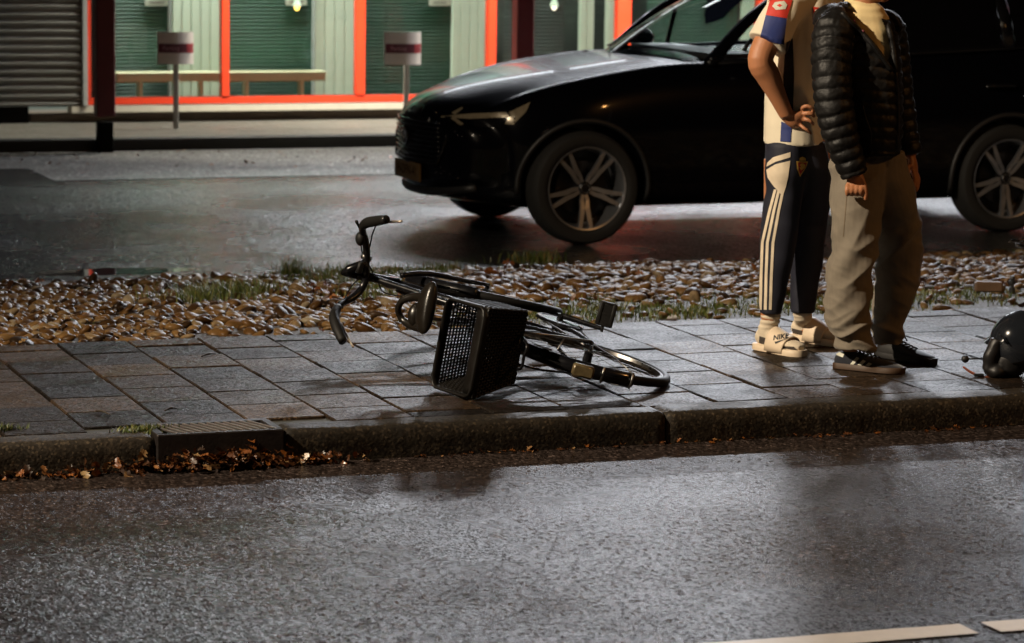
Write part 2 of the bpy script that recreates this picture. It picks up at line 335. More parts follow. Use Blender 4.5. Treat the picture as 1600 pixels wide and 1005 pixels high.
# kerb stones, worn concrete
M_kerb = stone_mat('kerb_concrete', [(0, (.020, .016, .011)), (1, (.042, .034, .025))], (.5, .75), 22, 1.2, .25, facet=.10)
def kerb_profile(top_in):
    return [(10.262, -.2), (10.262, -.06), (10.263, -.016), (10.274, -.003), (10.292, .003), (top_in, .004), (top_in, -.2)]
mb = MB()
drain0, drain1 = gp(254, 690, 0)[0], gp(458, 683, 0)[0]; YDR = gp(350, 659, 0)[1]
joint = gp(1069, 668, -.03)[0]
xs_k = [-20]; 
segs = []
x = drain0
k = []
k.append((x-2.0, x)); x -= 2.0
while x > -20: k.append((x-1.0, x)); x -= 1.0
segs += k[::-1]
x = drain1
segs.append((x, joint)); x = joint
segs.append((x, x+3.0)); x += 3.0
while x < 30: segs.append((x, x+1.0)); x += 1.0
for (x0, x1) in segs:
    w_in = 10.405 if x0 >= joint-.01 else 10.378
    dy = random.uniform(-.004, .004); dz = random.uniform(-.003, .002); tn = random.random()
    if x1-x0 < .02: continue
    n = max(3, int((x1-x0)/.02)) if -1 < x0 < 10 else 3; rings = []
    for i, xx in enumerate(np.linspace(x0+.003, x1-.003, n)):
        e = min(xx-x0, x1-xx); rd = .012*max(0, 1-e/.02)
        ring = []
        for (y, z) in kerb_profile(w_in):
            q = mnoise.noise(Vector((xx*7, y*9+3, z*9)))*.006+mnoise.noise(Vector((xx*33, y*30, z*30)))*.003
            yy = y+dy+(rd if y < 10.3 else 0); zz = z+dz-(rd if z > -.03 else 0)
            if z > -.19: yy += -abs(q) if y < 10.3 else 0; zz += q*.6 if z > -.1 else 0
            ring.append((xx, yy, zz))
        rings.append(ring)
    mb.loft(rings, True, tint=tn)
o = mb.build('kerb', M_kerb, smooth=50); o['kind'] = 'structure'

# sidewalk: bedding and individual slabs as one mesh
M_joint = pm('joint_dirt', (.022, .02, .012), .8, var=.5, scale=40, bump=.8, bscale=150)
M_slab = stone_mat('concrete_slab', [(0, (.008, .007, .0065)), (.3, (.016, .0115, .0085)), (.55, (.028, .0190, .0125)), (.8, (.044, .029, .018)), (1, (.066, .045, .029))], (.34, .62), 55, 1.0, .10, facet=.38)
plane('sidewalk_bedding', -30, 40, 10.35, 12.52, -.012, M_joint)
xb = gp(146, 681, 0)[0] ; T = .3015
mb = MB()
Y0, Y1 = 10.408, 12.49
xi0 = int((-8-xb)/T); xi1 = int((22-xb)/T)
for i in range(xi0, xi1):
    x0 = xb+i*T; st = .15 if i % 2 else 0.0
    ys = [Y0] + [y for y in np.arange(Y0+.11-st, Y1, T) if y > Y0+.04] + [Y1]
    if ys[-1]-ys[-2] < .05: ys.pop(-2)
    for j in range(len(ys)-1):
        y0, y1 = ys[j], ys[j+1]; xm = x0+T/2
        if x0+T > drain0+.04 and x0 < drain1-.04:
            if y1 < YDR+.05: continue
            y0 = max(y0, YDR+.004)
        g = .0035; t = min(1, max(0, rng.beta(1.2, 1.7)))
        tx, ty = rng.normal(0, .0045, 2); hz = rng.normal(0, .0018)
        ax = np.array([nrm([1, 0, tx]), nrm([0, 1, ty]), nrm([-tx, -ty, 1])])
        mb.bbox((xm, (y0+y1)/2, -.025+hz), (T-2*g, y1-y0-2*g, .05), .004, ax, tint=t)
o = mb.build('sidewalk', M_slab); o['kind'] = 'structure'

# storm drain in the kerb line
M_iron = pm('cast_iron', (.03, .024, .022), .5, .65, var=.35, scale=25, bump=.5, bscale=90)
M_bar = pm('worn_iron_bar', (.30, .26, .24), .34, .8, var=.3, scale=40)
M_black = pm('pit_dark', (.004, .0035, .003), .95, spec=.1)
cx = (drain0+drain1)/2; wdr = drain1-drain0
dr = thing('storm_drain', 'cast iron kerb drain with slanted grate bars above wet brown leaves', 'drain', (cx, 10.37, ZR))
mb = MB(); yf, yb = 10.245, YDR
mb.bbox((cx, yf+.011, -.056), (wdr, .022, .128), .004)
mb.bbox((cx, yb-.02, -.015), (wdr-.001, .04, .044), .003)
for sx in (-1, 1): mb.bbox((cx+sx*(wdr/2-.016), (yf+yb)/2-.009, -.0135), (.032, yb-yf-.064, .045), .003)
mb.build('frame', M_iron, dr)
for i in range(13):
    xx = drain0+.05+(wdr-.1)*i/12
    b_ = MB(); dv = nrm([.32, -1, 0]); b_.bbox((xx, (yf+yb)/2-.009, .006), (.008, (yb-yf-.064)*1.05, .008), .002, [nrm(np.cross(dv, [0, 0, 1]))*-1, dv, [0, 0, 1]])
    b_.build('grate_bar', M_bar, dr)
mb = MB(); mb.box((cx, (yf+yb)/2, -.10), (wdr-.06, yb-yf-.04, .02)); mb.build('pit_shade', M_black, dr)  # black sheet painted in for the shade below the grate bars

# pebble bed
YB0, YB1 = 12.50, YBE-.07
M_soil = pm('bed_soil', (.030, .021, .011), .75, var=.6, scale=18, bump=1.0, bscale=60, bdist=.01)
mb = MB(); xs = np.arange(-12, 26, .12); ys = np.linspace(YB0-.02, YB1+.02, 34)
def soil_z(x, y): return -.035 + .014*mnoise.noise(Vector((x*1.3, y*1.3, 0))) + .008*mnoise.noise(Vector((x*5, y*5, 3))) - (.24*max(0, min(1, (y-YB0-.3)/(YB1-YB0-.3)))**1.2)
mb.sheet([[(x, y, soil_z(x, y)) for y in ys] for x in xs]); o = mb.build('planting_bed', M_soil, smooth=True); o['kind'] = 'structure'
mb = MB()
for i in range(-12, 26): mb.bbox((i+.5, YBE-.005, ZP-.055), (.994, .12, .16), .006, tint=random.random())
o = mb.build('edging_strip', M_kerb); o['kind'] = 'structure'

def ico(n):
    import bmesh
    bm = bmesh.new(); bmesh.ops.create_icosphere(bm, subdivisions=n, radius=1); V = np.array([v.co[:] for v in bm.verts]); F = np.array([[v.index for v in f.verts] for f in bm.faces]); bm.free(); return V, F
IV, IF = ico(2)
variants = []
for q in range(10):
    V = IV.copy(); o_ = rng.uniform(-50, 50, 3)
    f = np.array([1+.16*mnoise.noise(Vector(v*1.1+o_)) for v in V]); variants.append(V*f[:, None])
def bulk(name, mat, insts, label=None):   # insts: list of (V, F, tint)
    Vs = []; Fs = []; Ts = []; n = 0
    for V, F, t in insts: Vs.append(V); Fs.append(F+n); Ts.append(np.full(len(V), t)); n += len(V)
    V = np.concatenate(Vs); F = np.concatenate(Fs); Tt = np.concatenate(Ts)
    me = bpy.data.meshes.new(name); me.vertices.add(len(V)); me.vertices.foreach_set('co', V.ravel().astype(np.float32))
    k = F.shape[1]; me.loops.add(F.size); me.loops.foreach_set('vertex_index', F.ravel().astype(np.int32))
    me.polygons.add(len(F)); me.polygons.foreach_set('loop_start', np.arange(0, F.size, k, dtype=np.int32)); me.polygons.foreach_set('loop_total', np.full(len(F), k, dtype=np.int32))
    me.polygons.foreach_set('use_smooth', np.ones(len(F), bool)); a_ = me.attributes.new('tint', 'FLOAT', 'POINT'); a_.data.foreach_set('value', Tt.astype(np.float32))
    me.update(calc_edges=True); me.materials.append(mat); o = bpy.data.objects.new(name, me); col.objects.link(o); o['kind'] = 'stuff'
    if label: o['label'] = label
    return o
def rotm(a, b, c):
    ca, sa, cb, sb, cc, sc = math.cos(a), math.sin(a), math.cos(b), math.sin(b), math.cos(c), math.sin(c)
    return np.array([[cc, -sc, 0], [sc, cc, 0], [0, 0, 1]])@np.array([[cb, 0, sb], [0, 1, 0], [-sb, 0, cb]])@np.array([[1, 0, 0], [0, ca, -sa], [0, sa, ca]])
ins = []
for x in np.arange(-2, 13.5, .050):
    for y in np.arange(YB0+.05, YB1, .048):
        xx = x+rng.uniform(-.03, .03); yy = y+rng.uniform(-.03, .03)
        dens = .92
        edge = yy-YB0
        if xx > 4.6 and edge < 1.25+.5*mnoise.noise(Vector((xx*1.2, 0, 0))): dens = .12+.45*max(0, edge-.6)
        if edge < .18: dens *= .45
        gn = mnoise.noise(Vector((xx*1.7, yy*1.7, 9)))
        if gn > .18: dens *= .45
        if rng.random() > dens: continue
        r = float(np.clip(rng.lognormal(-3.72, .34), .011, .05))
        V = variants[rng.integers(10)]*np.array([r*rng.uniform(1, 1.45), r*rng.uniform(.75, 1), r*rng.uniform(.38, .62)])
        V = V@rotm(rng.normal(0, .35), rng.normal(0, .35), rng.uniform(0, 6.28)).T
        V = V+np.array([xx, yy, soil_z(xx, yy)+r*rng.uniform(-.05, .4)])
        ins.append((V, IF, rng.random()))
M_peb = stone_mat('river_pebble', [(0, (.016, .010, .006)), (.25, (.048, .024, .008)), (.5, (.095, .048, .015)), (.75, (.13, .075, .028)), (.92, (.15, .105, .055)), (1, (.22, .18, .12))], (.26, .52), 40, .3, .13)
bulk('pebbles', M_peb, ins, 'wet brown and tan river pebbles between the sidewalk and the parking road')

# grass and moss
def blades(pts, hmin, hmax, n, spread, w=.0022):
    out = []
    for (bx, by, s) in pts:
        for _ in range(int(n*s)):
            x = bx+rng.normal(0, spread[0]); y = by+rng.normal(0, spread[1]); z = soil_z(x, y)-.005 if y > YB0 else -.008
            h = rng.uniform(hmin, hmax)*(.6+.6*s); a = rng.uniform(0, 6.28); ln = rng.uniform(.1, .9)*h; d = np.array([math.cos(a), math.sin(a), 0]); p = np.array([-d[1], d[0], 0])*w*rng.uniform(.7, 1.5)
            B = np.array([x, y, z]); pts_ = [B-p, B+p, B+d*ln*.3+p*.8+[0, 0, h*.6], B+d*ln*.3-p*.8+[0, 0, h*.6], B+d*ln+[0, 0, h]+p*.1, B+d*ln+[0, 0, h]-p*.1]
            out.append((np.array(pts_), np.array([[0, 1, 2, 3], [3, 2, 4, 5]]), rng.random()))
    return out
M_grass = stone_mat('grass_blade', [(0, (.03, .055, .010)), (.5, (.065, .095, .016)), (.85, (.12, .13, .03)), (1, (.2, .15, .05))], (.35, .5), 20, .1, .4)
G = []
def gz(px, py):
    z = -.05
    for _ in range(5): p = gp(px, py, z); z = soil_z(p[0], min(max(p[1], YB0), YB1))
    return p[0], p[1]
G += blades([(*gz(457, 432), 1.3)], .04, .10, 190, (.045, .03), .0018)
G += blades([(*gz(350, 466), 1), (*gz(320, 474), .8), (*gz(385, 460), .7)], .04, .10, 420, (.12, .08))
for (a_, b_) in ((520, 432), (545, 430), (600, 434), (640, 430), (560, 445), (600, 455), (585, 470), (835, 408), (500, 440), (690, 425)): G += blades([(*gz(a_, b_), .8)], .03, .09, 240, (.1, .07))
for _ in range(260):
    px_ = rng.uniform(650, 1600); y_ = YB0+.25+abs(rng.normal(0, .5)); q = at(px_, 480, y_); G += blades([(q[0], y_, rng.uniform(.3, .8))], .012, .04, 60, (.07, .06))
for _ in range(70):
    x_ = rng.uniform(0, 12); y_ = rng.uniform(YB0+.1, YB1); G += blades([(x_, y_, rng.uniform(.2, .7))], .02, .06, 50, (.08, .06))
for (a_, b_, s_) in ((222, 674, 1), (205, 676, .7), (240, 672, .8), (5, 672, .8)):
    p = gp(a_, b_, 0); G += blades([(p[0], p[1], s_)], .01, .03, 220, (.035, .018), .002)
bulk('grass', M_grass, G, 'thin damp green grass and moss growing among the pebbles and joints')

# fallen leaves
def leaf(x, y, z, s, tilt, a):
    out = [(0, 0), (.25, .28), (.42, .18), (.55, .4), (.7, .2), (.85, .3), (1.05, 0), (.85, -.3), (.7, -.2), (.55, -.4), (.42, -.18), (.25, -.28)]
    V = np.array([(p*s, q*s, .25*s*(q*q*4)+.15*s*math.sin(p*3)*rng.uniform(-1, 1)) for p, q in out]+[(.5*s, 0, 0)])
    V = V@rotm(tilt[0], tilt[1], a).T + [x, y, z]
    n = len(out); F = np.array([[i, (i+1) % n, n] for i in range(n)]); return (V, F, rng.random())
LV = []
for _ in range(620):
    px_ = rng.uniform(-40, 560) if rng.random() < .4 else np.clip(rng.normal(370, 85), -40, 600); q = gp(px_, 735, ZR)
    pile = math.exp(-((px_-360)/150)**2)
    y = 10.25-abs(rng.normal(0, .018+.022*pile)); z = ZR+.004+abs(rng.normal(0, .008+.022*pile))
    LV.append(leaf(q[0], y, z, rng.uniform(.012, .05), rng.normal(0, .5, 2), rng.uniform(0, 6.28)))
for _ in range(130):
    q = gp(rng.uniform(600, 1650), 690, ZR); LV.append(leaf(q[0], 10.25-abs(rng.normal(0, .012)), ZR+.006, rng.uniform(.012, .03), rng.normal(0, .3, 2), rng.uniform(0, 6.28)))
for _ in range(230):
    x_ = rng.uniform(1, 11); y_ = rng.uniform(YB0, YB1); LV.append(leaf(x_, y_, soil_z(x_, y_)+.03, rng.uniform(.03, .06), rng.normal(0, .5, 2), rng.uniform(0, 6.28)))
for (a_, b_) in ((522, 470), (515, 480), (510, 462), (530, 476), (505, 470), (700, 445), (785, 435), (805, 425)):
    for k in range(4): q = gz(a_+rng.normal(0, 6), b_+rng.normal(0, 4)); LV.append(leaf(q[0], q[1], soil_z(q[0], q[1])+.04, rng.uniform(.05, .085), rng.normal(0, .5, 2), rng.uniform(0, 6.28)))
for _ in range(60):
    q = gp(rng.uniform(0, 640), rng.uniform(238, 262), ZP); LV.append(leaf(q[0], q[1], ZP+.012, rng.uniform(.02, .05), rng.normal(0, .3, 2), rng.uniform(0, 6.28)))
M_leaf = stone_mat('dead_leaf', [(0, (.018, .009, .004)), (.5, (.085, .028, .007)), (.85, (.20, .065, .012)), (1, (.22, .15, .07))], (.25, .5), 50, .3, .5)
bulk('fallen_leaves', M_leaf, LV, 'wet orange and brown fallen leaves lying in the gutter and on the pebbles')
# twigs on the slabs
for (a_, b_, c_, d_, lb) in ((150, 642, 172, 648, 'short dark twig on the slabs left of the drain'), (315, 557, 337, 553, 'short dark twig on the slabs above the drain, near the pebbles'), (258, 642, 276, 638, 'small bent twig on the slab just behind the drain')):
    p, q = gp(a_, b_, .008), gp(c_, d_, .008); mm = (p+q)/2+[0, 0.01, .004]
    MB().tube([p, mm, q], [.003, .005, .002], 6, smooth_n=4).build('twig', pm('twig_bark', (.03, .02, .012), .6), smooth=True, label=lb, cat='twig')

# ------------------------------------------------------------------ far platform and the shop building
M_plat = stone_mat('platform_concrete', [(0, (.2, .19, .16)), (1, (.3, .28, .24))], (.5, .7), 25, .5, .3)
YP = YPK; ZF = at(400, 213, YP)[2]; YW = gp(400, 187, ZF)[1]     # platform edge, facade plane
def fx(px, Y=None): return at(px, 100, Y or YW)[0]
def fz(px, py, Y=None): return at(px, py, Y or YW)[2]
mb = MB(); mb.box((10, (YP+.12+YW+6)/2, ZF-.092), (90, YW+6-YP-.12, .18)); o = mb.build('platform', M_plat); o['kind'] = 'structure'
M_fk = pm('far_kerb_stone', (.018, .017, .016), .8, bump=.6, bscale=40)
mb = MB(); mb.bbox((10, YP+.058, ZF-.09), (90, .12, .18), .01); o = mb.build('far_kerb', M_fk); o['kind'] = 'structure'
M_drk = pm('plinth_brick', (.07, .045, .03), .7, var=.3, bump=.6, bscale=60)
M_red = pm('red_frame_paint', (.62, .045, .014), .35, var=.1, scale=6, bump=.08, bscale=40)
M_dred = pm('dark_red_column_paint', (.10, .004, .006), .4, var=.2, scale=5, bump=.1, bscale=60)
M_sill = pm('sill_stone', (.55, .5, .4), .5, var=.15, scale=14)
M_white = pm('white_panel', (.70, .78, .64), .6, var=.08, scale=8)
M_green = pm('green_shutter', (.009, .07, .04), .45, var=.25, scale=5)
M_gfr = pm('grey_trim', (.35, .36, .34), .5)
M_beige = pm('beige_wood', (.72, .64, .42), .5, var=.1)
M_grey = pm('grey_cladding', (.17, .165, .15), .45, .3, var=.2, scale=4, bump=.1)
M_dark = pm('dark_interior', (.03, .035, .03), .8)
mg, ntg, bg_ = newmat('shop_glass')
ntg.nodes.remove(bg_); out = ntg.nodes['Material Output']; tr = N(ntg, 'ShaderNodeBsdfTransparent'); tr.inputs[0].default_value = (.93, .97, .95, 1)
gl = N(ntg, 'ShaderNodeBsdfGlossy'); gl.inputs['Roughness'].default_value = .02; fr = N(ntg, 'ShaderNodeFresnel'); fr.inputs[0].default_value = 1.52
ms_ = N(ntg, 'ShaderNodeMixShader'); L(ntg, fr.outputs[0], ms_.inputs[0]); L(ntg, tr.outputs[0], ms_.inputs[1]); L(ntg, gl.outputs[0], ms_.inputs[2]); L(ntg, ms_.outputs[0], out.inputs[0])
M_glass = mg
HT = 3.1
xL = fx(133); xR = 22.0
# storefront
sf = thing('storefront', 'glass shop front with bright red frames above a brown plinth', 'shop front', ((xL+14)/2, YW, 0))
zb0, zb1 = fz(400, 161), fz(400, 150)        # bottom rail
zs0 = fz(400, 172)
mull = [(132, 141), (345, 357), (555, 569), (760, 773), (961, 983), (1180, 1193), (1395, 1410), (1610, 1625)]
def vbox(mb, xa, xb_, z0, z1, y0, y1, mi=0): mb.bbox(((xa+xb_)/2, (y0+y1)/2, (z0+z1)/2), (abs(xb_-xa), y1-y0, z1-z0), .004, mi=mi)
xe = fx(1625)
m_ = MB(); vbox(m_, xL, xe, zb0, zb1, YW-.03, YW+.05); m_.build('bottom_rail', M_red, sf)
m_ = MB(); vbox(m_, xL, xe, HT-.1, HT, YW-.03, YW+.05); m_.build('top_rail', M_red, sf)
for (a, b) in mull:
    m_ = MB(); vbox(m_, fx(a), fx(b), zb1+.001, HT-.101, YW-.035, YW+.055); m_.build('mullion', M_red, sf)
for i in range(len(mull)-1):
    m_ = MB(); vbox(m_, fx(mull[i][1]), fx(mull[i+1][0]), zb1, HT-.1, YW+.008, YW+.014); m_.build('pane', M_glass, sf)
m_ = MB(); vbox(m_, xL-.15, xe, zs0, zb0-.003, YW-.12, YW+.06); m_.build('sill', M_sill, sf)
m_ = MB(); vbox(m_, xL-.5, xe, ZF+.002, zs0-.002, YW-.02, YW+.3); m_.build('plinth', M_drk, sf)
# interior
it = thing('shop_interior', 'dim room behind the glass with its floor and back wall', 'room', (9, YW+1.5, 0))
m_ = MB(); m_.box((10, YW+2.6, HT/2), (30, .1, HT)); m_.build('back_wall', M_dark, it)
m_ = MB(); m_.box((10, YW+1.5, zs0-.02), (30, 2.9-.4, .03)); m_.build('floor', M_dark, it)
m_ = MB(); m_.box((10, YW+1.45, HT+.02), (30, 2.9, .04)); m_.build('ceiling', M_dark, it)
YS = YW+.55
for (x, lb) in ((6.9, 'added unseen light inside the shop over the first two windows'), (9.8, 'added unseen light inside the shop over the third window'), (12.8, 'added unseen light inside the shop beyond the car')):
    t = thing('added_window_light', lb, 'light', (x, YW+.3, HT-.06)); m_ = MB(); m_.bbox((x, YW+.3, HT-.03), (2.4, .12, .04), .006); m_.build('housing', M_gfr, t)  # unseen lamp added to brighten the shutters and panels behind the glass
    area('added_window_glow', (x, YW+.3, HT-.07), (R(25), 0, 0), 2.3, .1, LK_IN*1.7, (.93, 1, .9), t)
def sx(px): return at(px, 100, YS)[0]
zi = zb0
def slats(x0, x1, lab, mat=M_green, p=.034):
    m_ = MB(); zs = np.arange(zi, HT-.05, p/6); 
    prof = lambda z: YS + .008*abs(math.sin(math.pi*(z-zi)/p))**.6
    m_.sheet([[(x, prof(z), z) for z in zs] for x in (x0, x1)]); m_.sheet([[(x, prof(z)+.01, z) for z in zs] for x in (x0, x1)])
    return m_.build('roller_shutter', mat, smooth=40, label=lab, cat='shutter', group='green roller shutters behind the glass', rec=False)
slats(sx(158), sx(262), 'green roller shutter just right of the dark red column')
slats(sx(357), sx(487), 'green roller shutter in the second bay, with the dark reflection of a tree')
slats(sx(571), sx(702), 'green roller shutter in the third bay, behind the right sign')
M_dsh = pm('dark_shutter', (.03, .045, .04), .35, var=.3)
slats(sx(786), sx(880), 'dark roller shutter in the fourth bay, above the car bonnet', M_dsh)
slats(sx(1010), sx(1150), 'green roller shutter seen through the windscreen of the car')
slats(sx(1200), sx(1390), 'green roller shutter hidden beyond the car roof')
def vpan(x0, x1, lab):
    n = max(2, int(round((x1-x0)/.095))); m_ = MB(); wv = (x1-x0)/n
    for k in range(n): m_.bbox((x0+(k+.5)*wv, YS-.03, (zi+HT)/2), (wv-.003, .012, HT-zi), .004, [[math.cos(.02), math.sin(.02), 0], [-math.sin(.02), math.cos(.02), 0], [0, 0, 1]])
    m_.box(((x0+x1)/2, YS+.0, (zi+HT)/2), (x1-x0, .01, HT-zi))
    m_.build('wall_panel', M_white, label=lab, cat='panel', group='white vertical wall panels behind the glass')
vpan(sx(268), sx(356), 'white vertical panelling behind the glass beside the left sign')
vpan(sx(490), sx(568), 'white vertical panelling left of the third red frame')
vpan(sx(704), sx(772), 'white vertical panelling right of the right sign')
vpan(sx(903), sx(925), 'narrow pale green panel in the fourth bay')
vpan(sx(944), sx(960), 'narrow pale panel beside the wide red frame above the bonnet')
vpan(sx(1155), sx(1195), 'white panelling seen through the windscreen')
for (a, lb) in ((262, 'thin grey trim post between the first shutter and the panelling'), (487, 'thin grey trim post at the right of the second shutter')):
    m_ = MB(); vbox(m_, sx(a), sx(a)+.02, zi, HT, YS-.05, YS+.02); m_.build('trim_post', M_gfr, label=lb, cat='post')
# long low bench shelves behind the glass
def bench(x0, x1, legs, lab):
    yb_ = YW+.33; zt = at(300, 112, yb_)[2]; z0 = at(300, 127, yb_)[2]
    t = thing('bench', lab, 'bench', ((x0+x1)/2, yb_, zi)); m_ = MB(); m_.bbox(((x0+x1)/2, yb_, (zt+z0)/2), (x1-x0, .16, zt-z0), .006); m_.build('seat', M_beige, t)
    for l in legs:
        m_ = MB(); m_.bbox((at(l, 100, yb_)[0], yb_, (z0+zs0)/2), (.03, .12, z0-zs0-.004), .004); m_.build('leg', M_beige, t)
yb_ = YW+.33; bx_ = lambda p: at(p, 100, yb_)[0]
bench(bx_(180), bx_(342), (218, 313), 'long beige bench behind the first shop window')
bench(bx_(344), bx_(506), (384, 470), 'long beige bench behind the second shop window')
# notices
M_pap = pm('paper', (.6, .6, .5), .7)
for (a, b, c, lb) in ((226, 263, 9, 'white paper notice at the top of the first shutter'), (445, 478, 8, 'white paper notice behind the hanging lamp'), (668, 702, 9, 'cream paper notice at the top of the third shutter')):
    m_ = MB(); z1 = fz(a, c, YS); m_.box(((sx(a)+sx(b))/2, YS-.02, z1+.09), (sx(b)-sx(a), .002, .18)); 
    for k in range(3): m_.box(((sx(a)+sx(b))/2+.01*k, YS-.022, z1+.03+.04*k), ((sx(b)-sx(a))*.6, .001, .008), mi=1)
    m_.build('notice', [M_pap, M_dark], label=lb, cat='notice')
# pendant lamps with a lit bulb
def pend(px, colr, st, lb):
    Y = YW+.28; x = at(px, 5, Y)[0]; z = at(px, 8, Y)[2]
    t = thing('pendant_lamp', lb, 'lamp', (x, Y, z)); 
    MB().tube([(x, Y, z+.04), (x, Y, HT)], .004, 6).build('cord', M_dark, t)
    MB().lathe((x, Y, z), (0, 0, 1), [(.045, -.01), (.02, .05), (.012, .055), (.012, .06)], 16).build('shade', M_white, t, smooth=40)
    MB().ell((x, Y, z-.02), .024, .024, .03).build('bulb', pm('lit_bulb', colr, .5, emis=(colr, st)), t, smooth=True)
pend(464, (1, .6, .12), 5, 'small pendant lamp with a yellow bulb in the second window')
pend(866, (1, .85, .7), 2.5, 'small pendant lamp with a white bulb above the bonnet')
# left cladding wall
cl = thing('clad_wall', 'grey horizontally ribbed metal wall left of the shop front', 'wall', (fx(40), YW-.1, 0))
YC = YW-.10; z0 = at(60, 166, YC)[2]; p = .071
def clad(x0, x1):
    m_ = MB(); zs = np.arange(z0, HT+.6, p/10); f = lambda z: YC-.018*(1 if (((z-z0)/p) % 1) < .55 else -.2)*min(1, 6*min(((z-z0)/p) % 1, abs(.55-((z-z0)/p) % 1)))
    m_.sheet([[(x, f(z), z) for z in zs] for x in (x0, x1)]); m_.sheet([[(x, YC+.02, z) for z in zs[[0, -1]]] for x in (x0, x1)])
    m_.build('ribbed_panel', M_grey, cl, rec=False)
xs_ = at(60, 60, YC)[0]; clad(-14, xs_-4.0); clad(xs_-3.998, xs_-.001); clad(xs_+.001, at(127, 60, YC)[0])
m_ = MB(); vbox(m_, at(128, 60, YC)[0], xL-.003, z0, HT, YC-.03, YC+.12); m_.build('corner_trim', M_gfr, cl)
m_ = MB(); vbox(m_, -14, xL-.52, ZF+.002, z0-.003, YC+.02, YC+.3); m_.build('plinth', M_black, cl)
# canopy on dark red columns with strip lights
cn = thing('canopy', 'flat roof canopy over the platform in front of the shop', 'canopy', (9, YP, HT))
m_ = MB(); m_.bbox((6, (YP-.25+YW+3)/2, HT+.17), (42, YW+3-YP+.25, .26), .01); m_.build('roof', M_gfr, cn)
m_ = MB(); m_.bbox((6, YP-.28, HT+.2), (42.1, .05, .42), .01); m_.build('fascia', M_dred, cn)
cx0 = (at(148, 150, YP-.06)[0], at(177, 150, YP-.06)[0]); sp = at(814, 150, YP-.06)[0]-at(162, 150, YP-.06)[0]; wc = abs(cx0[1]-cx0[0])
for k, lb in ((0, 'dark red square column standing in front of the ribbed wall corner'), (1, 'dark red square column standing behind the car bonnet'), (2, 'dark red square column hidden behind the car'), (-1, 'dark red square column far to the left, outside the photo')):
    if k == -1: continue
    xc = sum(cx0)/2+k*sp; t = thing('column', lb, 'column', (xc, YP-.08, ZP), group='dark red canopy columns')
    m_ = MB(); m_.bbox((xc, YP-.08, (HT+.03)/2-.03), (wc, .14, HT-.03), .008); m_.build('shaft', M_dred, t)
    m_ = MB(); m_.bbox((xc, YP-.08, (ZP-.045)/2), (wc*.8, .12, -ZP-.045), .006); m_.build('foot', M_black, t)
YT = YP+.75
M_tube = pm('lit_tube', (.9, .92, .95), .4, emis=((.9, .96, 1), 6))
tubes = [(8.8, 70), (12.4, 380), (16.2, 240)]
for i, (x, pw) in enumerate(tubes):
    t = thing('strip_light', 'lit white strip light under the canopy above the shop front', 'light', (x, YT, HT+.02), group='strip lights under the canopy')
    m_ = MB(); m_.bbox((x, YT, HT+.012), (2.75, .12, .04), .01); m_.build('housing', M_gfr, t)
    m_ = MB(); m_.tube([(x-1.3, YT, HT-.03), (x+1.3, YT, HT-.03)], .018, 10); m_.build('tube', M_tube, t, smooth=50)
    area('strip_glow', (x, YT, HT-.06), (R(-22), 0, 0), 2.6, .10, pw*LK_STRIP, COOL, t)
# warm down-light washing the facade
for (x, lb) in ((7.6, 'round warm canopy downlight over the left sign'), (10.4, 'round warm canopy downlight over the third window')):
    t = thing('downlight', lb, 'light', (x, YW-.6, HT)); m_ = MB(); m_.lathe((x, YW-.6, HT), (0, 0, 1), [(.1, .04), (.1, -.03), (.085, -.03), (.08, 0), (.0, 0)], 20); m_.build('rim', M_gfr, t, smooth=40)
    area('downlight_glow', (x, YW-.6, HT-.035), (R(12), 0, 0), .3, .3, LK_FAC, TUBE, t, 105)
